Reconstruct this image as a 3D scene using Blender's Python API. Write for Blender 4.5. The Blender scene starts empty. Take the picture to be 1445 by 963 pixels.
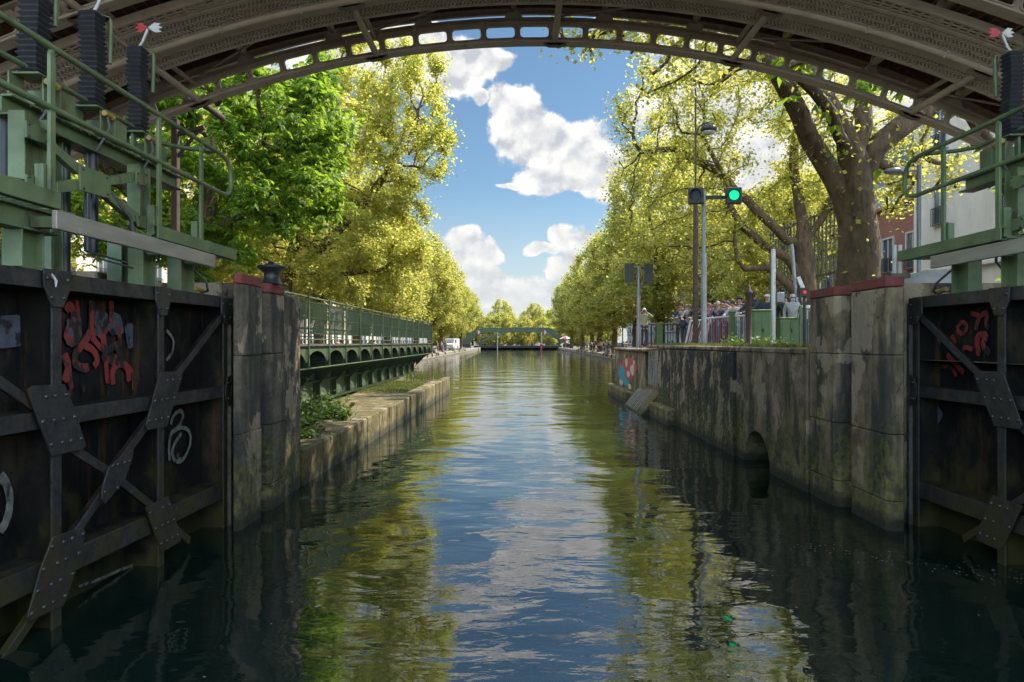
import bpy, math, random
import numpy as np
from mathutils import Vector, Matrix

# ------------------------------------------------------------------ scene, camera, sky, sun
SC = bpy.context.scene
COL = SC.collection
random.seed(7)
R = math.radians
EYE = 2.26                      # metres above the water
FPX, VX, VY = 963.0, 733.0, 483.0

cam_data = bpy.data.cameras.new('camera')
cam_data.lens = 24.0
cam_data.sensor_width = 36.0
cam_data.shift_x = -10.5 / 1445
cam_data.shift_y = 1.5 / 1445
cam_data.clip_start = 0.05
cam_data.clip_end = 4000
cam = bpy.data.objects.new('camera', cam_data)
cam.location = (0, 0, EYE)
cam.rotation_euler = (R(90), 0, 0)
COL.objects.link(cam)
SC.camera = cam

SUN_EL, SUN_AZ = R(50), R(66)    # azimuth clockwise from +Y (straight up the canal)
sun_vec = Vector((math.sin(SUN_AZ) * math.cos(SUN_EL), math.cos(SUN_AZ) * math.cos(SUN_EL), math.sin(SUN_EL)))
sl = bpy.data.lights.new('sun', 'SUN')
sl.energy = 5.0
sl.angle = R(0.5)
sl.color = (1.0, 0.93, 0.82)
so = bpy.data.objects.new('sun', sl)
so.rotation_euler = (-sun_vec).to_track_quat('-Z', 'Y').to_euler()
so.location = sun_vec * 60
COL.objects.link(so)

SC.view_settings.view_transform = 'Standard'
SC.view_settings.look = 'None'
SC.view_settings.gamma = 1.0
SC.view_settings.use_curve_mapping = False
SC.view_settings.exposure = 0.85
SC.render.engine = 'CYCLES'
SC.cycles.max_bounces = 7
SC.cycles.diffuse_bounces = 4
SC.cycles.glossy_bounces = 4
SC.cycles.transmission_bounces = 5
SC.cycles.transparent_max_bounces = 8
SC.cycles.caustics_reflective = False
SC.cycles.caustics_refractive = False
SC.cycles.use_denoising = True
SC.cycles.sample_clamp_indirect = 4.0

SKY_STRENGTH = 0.13
def build_world():
    w = bpy.data.worlds.new('World')
    SC.world = w
    w.use_nodes = True
    nt = w.node_tree
    N, L = nt.nodes, nt.links
    N.clear()
    def math_n(op, a, b=None, c=None, clamp=False):
        n = N.new('ShaderNodeMath'); n.operation = op; n.use_clamp = clamp
        for i, x in enumerate((a, b, c)):
            if x is None: continue
            if isinstance(x, (int, float)): n.inputs[i].default_value = x
            else: L.new(x, n.inputs[i])
        return n.outputs[0]
    def noise(vec, scale, detail, rough=0.55):
        n = N.new('ShaderNodeTexNoise')
        n.inputs['Scale'].default_value = scale
        n.inputs['Detail'].default_value = detail
        n.inputs['Roughness'].default_value = rough
        L.new(vec, n.inputs['Vector'])
        return n
    sky = N.new('ShaderNodeTexSky')
    sky.sky_type = 'NISHITA'
    sky.sun_disc = False
    sky.sun_elevation = SUN_EL
    sky.sun_rotation = SUN_AZ
    sky.air_density = 1.0
    sky.dust_density = 0.6
    sky.ozone_density = 1.6
    tc = N.new('ShaderNodeTexCoord')
    sep = N.new('ShaderNodeSeparateXYZ')
    L.new(tc.outputs['Generated'], sep.inputs[0])
    y = math_n('MAXIMUM', sep.outputs[1], 0.06)
    u = math_n('DIVIDE', sep.outputs[0], y)
    v = math_n('DIVIDE', sep.outputs[2], y)
    uv = N.new('ShaderNodeCombineXYZ')
    L.new(u, uv.inputs[0]); L.new(v, uv.inputs[1])
    nd = noise(uv.outputs[0], 6.5, 3)
    sub = N.new('ShaderNodeVectorMath'); sub.operation = 'SUBTRACT'
    L.new(nd.outputs['Color'], sub.inputs[0]); sub.inputs[1].default_value = (.5, .5, .5)
    sca = N.new('ShaderNodeVectorMath'); sca.operation = 'SCALE'
    L.new(sub.outputs[0], sca.inputs[0]); sca.inputs['Scale'].default_value = 0.10
    duv = N.new('ShaderNodeVectorMath'); duv.operation = 'ADD'
    L.new(uv.outputs[0], duv.inputs[0]); L.new(sca.outputs[0], duv.inputs[1])
    # cumulus banks: centre and radii of each heap, as direction slopes
    heaps = [(722, 165, 42, 44), (762, 196, 58, 48), (806, 216, 60, 52), (846, 242, 50, 36), (790, 250, 70, 22),
             (640, 95, 70, 50), (694, 92, 34, 26), (590, 60, 60, 50), (672, 150, 14, 12), (640, 120, 30, 26),
             (653, 350, 24, 24), (682, 360, 26, 15), (674, 388, 46, 15), (636, 378, 34, 26),
             (796, 338, 22, 22), (838, 362, 42, 36), (766, 358, 26, 7), (804, 380, 36, 18),
             (705, 412, 110, 26), (760, 425, 90, 20), (727, 257, 26, 6),
             (1000, 150, 100, 120), (1110, 260, 120, 90), (1220, 130, 130, 100), (960, 300, 80, 60),
             (360, 160, 150, 90), (220, 320, 160, 100), (470, 60, 90, 60), (950, -60, 160, 110), (500, -130, 200, 120),
             (740, -75, 95, 42), (870, -215, 120, 60), (620, -300, 150, 90)]
    field = None
    for (px, py, rx, ry) in heaps:
        s = N.new('ShaderNodeVectorMath'); s.operation = 'SUBTRACT'
        L.new(duv.outputs[0], s.inputs[0])
        s.inputs[1].default_value = ((px - VX) / FPX, (VY - py) / FPX, 0)
        m = N.new('ShaderNodeVectorMath'); m.operation = 'MULTIPLY'
        L.new(s.outputs[0], m.inputs[0])
        m.inputs[1].default_value = (FPX / rx / 1.12, FPX / ry / 1.12, 0)
        ln = N.new('ShaderNodeVectorMath'); ln.operation = 'LENGTH'
        L.new(m.outputs[0], ln.inputs[0])
        d = math_n('SUBTRACT', 1.0, ln.outputs['Value'])
        field = d if field is None else math_n('SMOOTH_MAX', field, d, 0.12)
    front = math_n('GREATER_THAN', sep.outputs[1], 0.1)
    field = math_n('MULTIPLY', math_n('ADD', field, 3.0), front)
    field = math_n('SUBTRACT', field, 3.0)
    # loose cloud over the rest of the sky
    ng = noise(tc.outputs['Generated'], 3.2, 5, .6)
    back = math_n('SUBTRACT', 1.0, front)
    loose = math_n('MULTIPLY', math_n('ADD', math_n('MULTIPLY', math_n('SUBTRACT', ng.outputs['Fac'], .5), 3.0), 2.95), back)
    field = math_n('MAXIMUM', field, math_n('SUBTRACT', loose, 3.0))
    n1 = noise(uv.outputs[0], 22.0, 9, .60)
    dens = math_n('ADD', field, math_n('MULTIPLY', math_n('SUBTRACT', n1.outputs['Fac'], .5), 1.15))
    mr = N.new('ShaderNodeMapRange'); mr.interpolation_type = 'SMOOTHSTEP'
    L.new(dens, mr.inputs['Value'])
    mr.inputs['From Min'].default_value = 0.02; mr.inputs['From Max'].default_value = 0.26
    mr.inputs['To Max'].default_value = 0.97
    # light side of the billows against their grey side
    off = N.new('ShaderNodeVectorMath'); off.operation = 'ADD'
    L.new(uv.outputs[0], off.inputs[0]); off.inputs[1].default_value = (-0.006, 0.016, 0)
    n2 = noise(off.outputs[0], 22.0, 6, .52)
    n3 = noise(uv.outputs[0], 22.0, 6, .52)
    dif = math_n('SUBTRACT', n3.outputs['Fac'], n2.outputs['Fac'])
    lit = math_n('ADD', math_n('MULTIPLY', dif, 4.2), 0.62, clamp=True)
    core = N.new('ShaderNodeMapRange')
    L.new(dens, core.inputs['Value'])
    core.inputs['From Min'].default_value = 0.25; core.inputs['From Max'].default_value = 1.0
    core.inputs['To Min'].default_value = 1.0; core.inputs['To Max'].default_value = 0.45
    lit = math_n('MULTIPLY', lit, core.outputs[0])
    cr = N.new('ShaderNodeMix'); cr.data_type = 'RGBA'
    L.new(lit, cr.inputs['Factor'])
    k = 1.0 / SKY_STRENGTH
    cr.inputs[6].default_value = (.34 * k, .355 * k, .385 * k, 1)
    cr.inputs[7].default_value = (.68 * k, .66 * k, .62 * k, 1)
    tint = N.new('ShaderNodeMix'); tint.data_type = 'RGBA'; tint.blend_type = 'MULTIPLY'
    tint.inputs['Factor'].default_value = 1.0
    L.new(sky.outputs[0], tint.inputs[6]); tint.inputs[7].default_value = (0.46, 0.55, 0.565, 1)
    mix = N.new('ShaderNodeMix'); mix.data_type = 'RGBA'
    L.new(mr.outputs[0], mix.inputs['Factor'])
    L.new(tint.outputs[2], mix.inputs[6]); L.new(cr.outputs[2], mix.inputs[7])
    # pale air low over the horizon
    hz = N.new('ShaderNodeMapRange'); hz.interpolation_type = 'SMOOTHSTEP'
    L.new(v, hz.inputs['Value'])
    hz.inputs['From Min'].default_value = 0.0; hz.inputs['From Max'].default_value = 0.24
    hz.inputs['To Min'].default_value = 0.75; hz.inputs['To Max'].default_value = 0.0
    mh = N.new('ShaderNodeMix'); mh.data_type = 'RGBA'
    L.new(hz.outputs[0], mh.inputs['Factor'])
    L.new(mix.outputs[2], mh.inputs[6]); mh.inputs[7].default_value = (.43 * k, .45 * k, .46 * k, 1)
    mix = mh
    bg = N.new('ShaderNodeBackground')
    bg.inputs['Strength'].default_value = SKY_STRENGTH
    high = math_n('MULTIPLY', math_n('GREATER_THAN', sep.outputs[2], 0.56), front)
    fill_gain = math_n('ADD', 1.0, math_n('ADD', math_n('MULTIPLY', back, 4.0), math_n('MULTIPLY', high, 1.6)))  # unseen sky behind and overhead made brighter than the visible sky, as added fill
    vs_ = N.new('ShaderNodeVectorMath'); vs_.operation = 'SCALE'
    L.new(mix.outputs[2], vs_.inputs[0]); L.new(fill_gain, vs_.inputs['Scale'])
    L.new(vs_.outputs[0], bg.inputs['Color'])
    out = N.new('ShaderNodeOutputWorld')
    L.new(bg.outputs[0], out.inputs['Surface'])
    w.cycles.sampling_method = 'MANUAL'
    w.cycles.sample_map_resolution = 512
build_world()

# ------------------------------------------------------------------ mesh helpers
def P(px, py, Y):
    """world point at depth Y on the sight line read off the photograph"""
    return Vector(((px - VX) / FPX * Y, Y, EYE - (py - VY) / FPX * Y))

class MB:
    def __init__(self):
        self.v, self.f, self.s = [], [], []
    def add(self, vs, fs, smooth=False):
        b = len(self.v)
        self.v.extend([tuple(x) for x in vs])
        for f in fs:
            self.f.append([b + i for i in f]); self.s.append(smooth)
    def box(self, c, s, M=None):
        hx, hy, hz = s[0] / 2, s[1] / 2, s[2] / 2
        vs = [Vector((x * hx, y * hy, z * hz)) for x in (-1, 1) for y in (-1, 1) for z in (-1, 1)]
        if M is not None: vs = [M @ p for p in vs]
        c = Vector(c)
        self.add([p + c for p in vs], [(0, 1, 3, 2), (4, 6, 7, 5), (0, 4, 5, 1), (2, 3, 7, 6), (0, 2, 6, 4), (1, 5, 7, 3)])
    def b2(self, x0, x1, y0, y1, z0, z1):
        self.box(((x0 + x1) / 2, (y0 + y1) / 2, (z0 + z1) / 2), (abs(x1 - x0), abs(y1 - y0), abs(z1 - z0)))
    def bar(self, p0, p1, w, h, up=(0, 0, 1)):
        p0, p1 = Vector(p0), Vector(p1)
        d = p1 - p0
        L = d.length
        if L < 1e-6: return
        d.normalize()
        up = Vector(up)
        a = d.cross(up)
        if a.length < 1e-4: a = d.cross(Vector((1, 0, 0)))
        a.normalize()
        n = a.cross(d)
        vs = []
        for q in (p0, p1):
            for i, j in ((-1, -1), (1, -1), (1, 1), (-1, 1)):
                vs.append(q + a * (i * w / 2) + n * (j * h / 2))
        self.add(vs, [(3, 2, 1, 0), (4, 5, 6, 7), (0, 1, 5, 4), (1, 2, 6, 5), (2, 3, 7, 6), (3, 0, 4, 7)])
    def tube(self, pts, r, n=8, cap=True, smooth=True):
        pts = [Vector(p) for p in pts]
        rs = r if isinstance(r, (list, tuple)) else [r] * len(pts)
        rings = []
        ref = None
        for i, p in enumerate(pts):
            t = (pts[min(i + 1, len(pts) - 1)] - pts[max(i - 1, 0)])
            t.normalize()
            if ref is None:
                ref = t.cross(Vector((0, 0, 1)))
                if ref.length < 1e-3: ref = t.cross(Vector((1, 0, 0)))
            ref = ref - t * ref.dot(t)
            ref.normalize()
            b = t.cross(ref)
            rings.append([p + (ref * math.cos(2 * math.pi * k / n) + b * math.sin(2 * math.pi * k / n)) * rs[i] for k in range(n)])
        vs = [q for ring in rings for q in ring]
        fs = []
        for i in range(len(pts) - 1):
            for k in range(n):
                k2 = (k + 1) % n
                fs.append((i * n + k, i * n + k2, (i + 1) * n + k2, (i + 1) * n + k))
        self.add(vs, fs, smooth)
        if cap:
            self.add(rings[0], [tuple(reversed(range(n)))])
            self.add(rings[-1], [tuple(range(n))])
    def plate(self, poly, thick):
        poly = [Vector(p) for p in poly]
        t = Vector(thick)
        n = len(poly)
        self.add(poly + [p + t for p in poly],
                 [tuple(range(n)), tuple(reversed(range(n, 2 * n)))] + [(i, i + n, (i + 1) % n + n, (i + 1) % n) for i in range(n)])
    def lathe(self, c, prof, n=16, axis=None, smooth=True):
        c = Vector(c)
        M = Matrix.Identity(3) if axis is None else Vector(axis).to_track_quat('Z', 'Y').to_matrix()
        vs = []
        for (r, z) in prof:
            for k in range(n):
                a = 2 * math.pi * k / n
                vs.append(c + M @ Vector((r * math.cos(a), r * math.sin(a), z)))
        fs = []
        for i in range(len(prof) - 1):
            for k in range(n):
                k2 = (k + 1) % n
                fs.append((i * n + k, i * n + k2, (i + 1) * n + k2, (i + 1) * n + k))
        self.add(vs, fs, smooth)
        self.add(vs[:n], [tuple(reversed(range(n)))])
        self.add(vs[-n:], [tuple(range(n))])
    def ball(self, c, r, n=10, m=7, sq=(1, 1, 1)):
        prof = [(max(1e-4, math.sin(math.pi * i / m)) * r, -math.cos(math.pi * i / m) * r) for i in range(m + 1)]
        c = Vector(c)
        vs = []
        for (q, z) in prof:
            for k in range(n):
                a = 2 * math.pi * k / n
                vs.append(c + Vector((q * math.cos(a) * sq[0], q * math.sin(a) * sq[1], z * sq[2])))
        fs = [(i * n + k, i * n + (k + 1) % n, (i + 1) * n + (k + 1) % n, (i + 1) * n + k) for i in range(m) for k in range(n)]
        self.add(vs, fs, True)
    def rivet(self, c, nrm, r=.018):
        self.lathe(Vector(c), [(r, 0), (r * .85, r * .45), (r * .4, r * .75)], 7, axis=nrm)
    def build(self, name, m, parent=None, origin=None, bevel=0.0):
        me = bpy.data.meshes.new(name)
        if parent is not None: o0 = ORG[parent.name]
        else: o0 = Vector(origin) if origin is not None else Vector((0, 0, 0))
        me.from_pydata([(x - o0.x, y - o0.y, z - o0.z) for (x, y, z) in self.v], [], self.f)
        me.polygons.foreach_set('use_smooth', self.s)
        me.update()
        o = bpy.data.objects.new(name, me)
        if m is not None: me.materials.append(m)
        COL.objects.link(o)
        if parent is not None: o.parent = parent
        else: o.location = o0
        ORG[o.name] = o0
        if bevel > 0:
            b = o.modifiers.new('bevel', 'BEVEL')
            b.width = bevel; b.segments = 1; b.limit_method = 'ANGLE'; b.angle_limit = R(40)
        return o

ORG = {}
def tag(o, label=None, cat=None, group=None, kind=None):
    if label: o['label'] = label
    if cat: o['category'] = cat
    if group: o['group'] = group
    if kind: o['kind'] = kind
    return o
def thing(name, label, cat, loc, group=None):
    o = bpy.data.objects.new(name, None)
    o.empty_display_size = .2
    o.location = loc
    COL.objects.link(o)
    ORG[o.name] = Vector(loc)
    return tag(o, label, cat, group)
def copy_tree(root, loc, rotz=None, scale=None, label=None, parent=None):
    c = root.copy()
    COL.objects.link(c)
    if parent is None:
        c.location = loc
        if rotz is not None: c.rotation_euler = (0, 0, rotz)
        if scale is not None: c.scale = (scale, scale, scale) if isinstance(scale, (int, float)) else scale
        ORG[c.name] = Vector(loc)
        if label: c['label'] = label
    else:
        c.parent = parent
    for ch in list(root.children):
        copy_tree(ch, None, parent=c)
    return c

# ------------------------------------------------------------------ materials
def mat(name, c1, c2=None, rough=.6, metal=0., scale=5., bump=.15, stretch=(1, 1, 1), lo=.35, hi=.65, extra=None, rough2=None, bscale=None, spec=.5, bdist=.02):
    m = bpy.data.materials.new(name)
    m.use_nodes = True
    nt = m.node_tree
    N, L = nt.nodes, nt.links
    b = N['Principled BSDF']
    b.inputs['Roughness'].default_value = rough
    b.inputs['Metallic'].default_value = metal
    b.inputs['Specular IOR Level'].default_value = spec
    geo = N.new('ShaderNodeTexCoord')
    mp = N.new('ShaderNodeMapping')
    mp.inputs['Scale'].default_value = stretch
    L.new(geo.outputs['Object'], mp.inputs['Vector'])
    nz = N.new('ShaderNodeTexNoise')
    nz.inputs['Scale'].default_value = scale
    nz.inputs['Detail'].default_value = 8
    nz.inputs['Roughness'].default_value = .62
    L.new(mp.outputs[0], nz.inputs['Vector'])
    mr = N.new('ShaderNodeMapRange')
    mr.inputs['From Min'].default_value = lo; mr.inputs['From Max'].default_value = hi
    L.new(nz.outputs['Fac'], mr.inputs['Value'])
    mx = N.new('ShaderNodeMix'); mx.data_type = 'RGBA'
    L.new(mr.outputs[0], mx.inputs['Factor'])
    mx.inputs[6].default_value = (*c1, 1)
    c2 = c2 or tuple(x * .7 for x in c1)
    mx.inputs[7].default_value = (*c2, 1)
    col = mx.outputs[2]
    ctx = dict(N=N, L=L, geo=geo, mp=mp, nz=nz, b=b, m=m)
    if extra: col = extra(ctx, col)
    L.new(col, b.inputs['Base Color'])
    if rough2 is not None:
        rr = N.new('ShaderNodeMapRange')
        rr.inputs['To Min'].default_value = rough; rr.inputs['To Max'].default_value = rough2
        L.new(mr.outputs[0], rr.inputs['Value'])
        L.new(rr.outputs[0], b.inputs['Roughness'])
    if bump > 0:
        nb = N.new('ShaderNodeTexNoise')
        nb.inputs['Scale'].default_value = bscale or scale * 4
        nb.inputs['Detail'].default_value = 6
        L.new(mp.outputs[0], nb.inputs['Vector'])
        bp = N.new('ShaderNodeBump')
        bp.inputs['Strength'].default_value = bump
        bp.inputs['Distance'].default_value = bdist
        L.new(nb.outputs['Fac'], bp.inputs['Height'])
        L.new(bp.outputs[0], b.inputs['Normal'])
    return m

def mixc(ctx, col, fac, c):
    mx = ctx['N'].new('ShaderNodeMix'); mx.data_type = 'RGBA'
    ctx['L'].new(fac, mx.inputs['Factor'])
    ctx['L'].new(col, mx.inputs[6])
    if isinstance(c, tuple): mx.inputs[7].default_value = (*c, 1)
    else: ctx['L'].new(c, mx.inputs[7])
    return mx.outputs[2]
def rng(ctx, val, a, b, t0=0., t1=1.):
    r = ctx['N'].new('ShaderNodeMapRange')
    r.interpolation_type = 'SMOOTHSTEP'
    ctx['L'].new(val, r.inputs['Value'])
    r.inputs['From Min'].default_value = a; r.inputs['From Max'].default_value = b
    r.inputs['To Min'].default_value = t0; r.inputs['To Max'].default_value = t1
    return r.outputs[0]
def mth(ctx, op, a, b=None):
    n = ctx['N'].new('ShaderNodeMath'); n.operation = op
    for i, x in enumerate((a, b)):
        if x is None: continue
        if isinstance(x, (int, float)): n.inputs[i].default_value = x
        else: ctx['L'].new(x, n.inputs[i])
    return n.outputs[0]
def nse(ctx, scale, stretch=(1, 1, 1), detail=6, world=True, rough=.6):
    g = ctx['N'].new('ShaderNodeNewGeometry')
    mp = ctx['N'].new('ShaderNodeMapping')
    mp.inputs['Scale'].default_value = stretch
    ctx['L'].new(g.outputs['Position'], mp.inputs['Vector'])
    n = ctx['N'].new('ShaderNodeTexNoise')
    n.inputs['Scale'].default_value = scale; n.inputs['Detail'].default_value = detail
    n.inputs['Roughness'].default_value = rough
    ctx['L'].new(mp.outputs[0], n.inputs['Vector'])
    return n.outputs['Fac']

def stone_extra(moss=1.0, wet=.5, joints=False, stainc=(.035, .032, .026), stain=(.50, .64)):
    def f(ctx, col):
        N, L = ctx['N'], ctx['L']
        g = N.new('ShaderNodeNewGeometry')
        sp = N.new('ShaderNodeSeparateXYZ'); L.new(g.outputs['Position'], sp.inputs[0])
        z = sp.outputs[2]
        # dark rain streaks
        st = rng(ctx, nse(ctx, 3.2, (1, 1, .16), 7), stain[0], stain[1])
        col = mixc(ctx, col, mth(ctx, 'MULTIPLY', st, .9), stainc)
        # pale render patches that have come away
        pt = rng(ctx, nse(ctx, 1.9, (1, 1, .7), 5), .54, .57)
        col = mixc(ctx, col, mth(ctx, 'MULTIPLY', pt, .6), (.44, .33, .21))
        # cracks
        vo = N.new('ShaderNodeTexVoronoi'); vo.feature = 'DISTANCE_TO_EDGE'
        mp = N.new('ShaderNodeMapping'); mp.inputs['Scale'].default_value = (1, 1, 1.1)
        nn = N.new('ShaderNodeTexNoise'); nn.inputs['Scale'].default_value = 5; nn.inputs['Detail'].default_value = 4
        L.new(g.outputs['Position'], nn.inputs['Vector'])
        ad = N.new('ShaderNodeVectorMath'); ad.operation = 'MULTIPLY_ADD'
        L.new(nn.outputs['Color'], ad.inputs[0]); ad.inputs[1].default_value = (.25, .25, .25)
        L.new(g.outputs['Position'], ad.inputs[2])
        L.new(ad.outputs[0], mp.inputs['Vector']); L.new(mp.outputs[0], vo.inputs['Vector'])
        vo.inputs['Scale'].default_value = 1.1
        cr = rng(ctx, vo.outputs['Distance'], .002, .009, 1, 0)
        br = rng(ctx, nse(ctx, 2.6), .52, .6)
        col = mixc(ctx, col, mth(ctx, 'MULTIPLY', mth(ctx, 'MULTIPLY', cr, br), .8), (.02, .018, .015))
        if joints:
            bk = N.new('ShaderNodeTexBrick')
            cm = N.new('ShaderNodeCombineXYZ')
            L.new(mth(ctx, 'ADD', sp.outputs[0], sp.outputs[1]), cm.inputs[0]); L.new(z, cm.inputs[1])
            L.new(cm.outputs[0], bk.inputs['Vector'])
            bk.inputs['Scale'].default_value = 1.0
            bk.inputs['Mortar Size'].default_value = .012
            bk.inputs['Brick Width'].default_value = .85
            bk.inputs['Row Height'].default_value = .42
            col = mixc(ctx, col, mth(ctx, 'MULTIPLY', bk.outputs['Fac'], .7), (.03, .028, .022))
        # algae and moss above the waterline
        mh = mth(ctx, 'ADD', z, mth(ctx, 'MULTIPLY', mth(ctx, 'SUBTRACT', nse(ctx, 3.2, (1, 1, .28), 9, rough=.7), .5), -4.2))
        ms = rng(ctx, mh, .4, 1.35, 1, 0)
        col = mixc(ctx, col, mth(ctx, 'MULTIPLY', ms, .62 * moss), mixc(ctx, rgb(ctx, (.135, .135, .020)), rng(ctx, nse(ctx, 11), .42, .6), (.030, .032, .010)))
        wl = rng(ctx, mth(ctx, 'ADD', z, mth(ctx, 'MULTIPLY', nse(ctx, 5), .22)), .20, .34, 1, 0)
        col = mixc(ctx, col, mth(ctx, 'MULTIPLY', wl, wet), (.014, .016, .010))
        return col
    return f
def rgb(ctx, c):
    n = ctx['N'].new('ShaderNodeRGB'); n.outputs[0].default_value = (*c, 1)
    return n.outputs[0]

def rust_extra(c=(.10, .045, .02), amt=.7, a=.56, b=.68, dust=None):
    def f(ctx, col):
        r = rng(ctx, nse(ctx, 4.5, (1, 1, .4), 8), a, b)
        col = mixc(ctx, col, mth(ctx, 'MULTIPLY', r, amt), c)
        if dust:
            d = rng(ctx, nse(ctx, 9, (1, 1, .3), 6), .5, .75)
            col = mixc(ctx, col, mth(ctx, 'MULTIPLY', d, .5), dust)
        return col
    return f

def gate_extra(ctx, col):
    N, L = ctx['N'], ctx['L']
    g = N.new('ShaderNodeNewGeometry')
    sp = N.new('ShaderNodeSeparateXYZ'); L.new(g.outputs['Position'], sp.inputs[0])
    d = rng(ctx, nse(ctx, 2.2, (1, 1, .5), 8), .52, .68)
    col = mixc(ctx, col, mth(ctx, 'MULTIPLY', d, .65), (.06, .043, .024))
    dr = rng(ctx, nse(ctx, 7, (1, 1, .10), 6), .56, .70)
    col = mixc(ctx, col, mth(ctx, 'MULTIPLY', dr, .55), (.105, .05, .022))
    ch = rng(ctx, nse(ctx, 13, (1, 1, 1), 5), .60, .66)
    col = mixc(ctx, col, mth(ctx, 'MULTIPLY', ch, .5), (.006, .006, .006))
    mh = mth(ctx, 'ADD', sp.outputs[2], mth(ctx, 'MULTIPLY', mth(ctx, 'SUBTRACT', nse(ctx, 3.0, (1, 1, .6)), .5), -3.6))
    ms = rng(ctx, mh, .15, .9, 1, 0)
    return mixc(ctx, col, mth(ctx, 'MULTIPLY', ms, .75), (.055, .048, .013))

M = {}
M['concrete'] = mat('weathered concrete', (.29, .205, .115), (.115, .08, .043), .9, scale=3.5, bump=1.0, extra=stone_extra(1.0, .85, stain=(.47, .60)), bscale=16)
M['darkstone'] = mat('dark wet concrete', (.17, .135, .095), (.06, .048, .032), .9, scale=3.5, bump=1.0, extra=stone_extra(1.0, .85, stain=(.44, .56)), bscale=14, bdist=.04)
M['rubble'] = mat('dark rubble wall', (.225, .16, .085), (.045, .034, .02), .95, scale=7, bump=1.0, lo=.44, hi=.56, extra=stone_extra(.8, .8, stain=(.40, .50), stainc=(.018, .017, .013)), bscale=9, bdist=.06)
M['ledge'] = mat('quay stone', (.185, .12, .06), (.075, .05, .026), .9, scale=3.5, bump=.5, extra=stone_extra(.9, .7, joints=False, stain=(.6, .78)), bscale=14)
M['kerb'] = mat('pale quay stone', (.42, .36, .28), (.30, .26, .2), .9, scale=3, bump=.3, extra=stone_extra(.3, .5, joints=True, stain=(.6, .8)))
M['redpaint'] = mat('worn red paint', (.24, .05, .04), (.14, .04, .03), .8, scale=8, bump=.3, extra=rust_extra((.12, .10, .08), .6, .58, .7))
M['gate'] = mat('black gate steel', (.055, .050, .046), (.022, .020, .018), .40, .2, scale=6, bump=.35, extra=gate_extra, rough2=.65)
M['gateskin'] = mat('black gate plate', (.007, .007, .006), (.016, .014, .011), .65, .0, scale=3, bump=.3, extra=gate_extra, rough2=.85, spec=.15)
M['rivet'] = mat('rivet steel', (.075, .068, .062), (.03, .03, .028), .4, .5, scale=9, bump=.2)
M['seal'] = mat('grey seal strip', (.17, .155, .11), (.07, .062, .045), .6, .3, scale=6, bump=.2)
M['green'] = mat('green machine paint', (.145, .185, .08), (.09, .12, .052), .42, scale=3, bump=.12, extra=rust_extra((.055, .045, .028), .8, .56, .70), rough2=.65)
M['dgreen'] = mat('dark bridge green', (.036, .060, .028), (.018, .032, .015), .45, scale=4, bump=.12, extra=rust_extra((.045, .04, .025), .5, .58, .72))
M['lgreen'] = mat('pale bridge green', (.095, .13, .065), (.048, .07, .035), .5, scale=4, bump=.12, extra=rust_extra((.05, .05, .03), .6, .54, .7))
M['aluplank'] = mat('scuffed grey board', (.36, .31, .24), (.25, .22, .17), .5, .2, scale=2.5, bump=.15, stretch=(1, .5, 3), extra=rust_extra((.38, .33, .26), .5, .58, .66))
M['rubber'] = mat('black bellows rubber', (.022, .024, .028), (.035, .035, .038), .5, scale=10, bump=.1)
M['cable'] = mat('grey cable', (.10, .10, .10), None, .6, scale=9, bump=0)
M['yellow'] = mat('brass fitting', (.42, .27, .05), (.25, .16, .04), .5, scale=15, bump=.1)
M['archpaint'] = mat('taupe bridge paint', (.50, .425, .355), (.39, .33, .275), .55, scale=3, bump=.12, extra=rust_extra((.09, .065, .045), .5, .60, .74))
M['archdark'] = mat('brown lattice paint', (.58, .51, .45), (.44, .385, .335), .6, scale=4, bump=.12, extra=rust_extra((.07, .05, .035), .5, .58, .72))
M['wood'] = mat('bridge deck timber', (.14, .066, .030), (.065, .032, .016), .75, scale=3, bump=.35, stretch=(6, .6, 6))
M['white'] = mat('off white paint', (.60, .58, .54), (.46, .44, .40), .5, scale=6, bump=.05)
M['red'] = mat('red paint', (.50, .04, .035), (.34, .03, .03), .5, scale=6, bump=.05)
M['black'] = mat('black paint', (.018, .018, .02), (.03, .03, .03), .4, scale=9, bump=.05)
M['rustpost'] = mat('rusty brown post', (.085, .05, .035), (.045, .028, .02), .7, scale=9, bump=.25)
M['greypost'] = mat('galvanised grey post', (.30, .31, .32), (.2, .2, .21), .45, .5, scale=5, bump=.08, stretch=(1, 1, .3))
M['bingreen'] = mat('cabinet green', (.10, .155, .055), (.07, .11, .04), .5, scale=3, bump=.08, extra=rust_extra((.05, .06, .03), .5, .6, .75))
M['plaster'] = mat('cream plaster facade', (.70, .61, .49), (.60, .52, .42), .9, scale=1.2, bump=.1, stretch=(1, 1, .3), extra=rust_extra((.36, .32, .27), .4, .56, .75))
M['plaster2'] = mat('pinkish plaster facade', (.52, .43, .38), (.45, .37, .33), .9, scale=1.2, bump=.1)
M['greyfac'] = mat('grey facade', (.36, .37, .38), (.28, .29, .31), .8, scale=1.5, bump=.1)
M['slate'] = mat('zinc roof', (.20, .22, .25), (.14, .155, .18), .45, .3, scale=2, bump=.1)
M['glass'] = mat('window glass', (.05, .065, .08), (.10, .12, .14), .08, scale=.7, bump=0, spec=.9)
M['frame'] = mat('window frame', (.55, .53, .5), (.42, .4, .37), .6, scale=4, bump=0)
M['dframe'] = mat('dark ironwork', (.03, .03, .035), None, .5, scale=4, bump=0)
M['asphalt'] = mat('asphalt', (.055, .055, .055), (.04, .04, .04), .9, scale=8, bump=.2)
M['pave'] = mat('granite paving', (.17, .145, .11), (.10, .088, .07), .9, scale=1.5, bump=.2, extra=rust_extra((.08, .10, .03), .5, .55, .7))
M['earth'] = mat('canal bed', (.02, .022, .012), None, 1., scale=2, bump=0)
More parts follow.
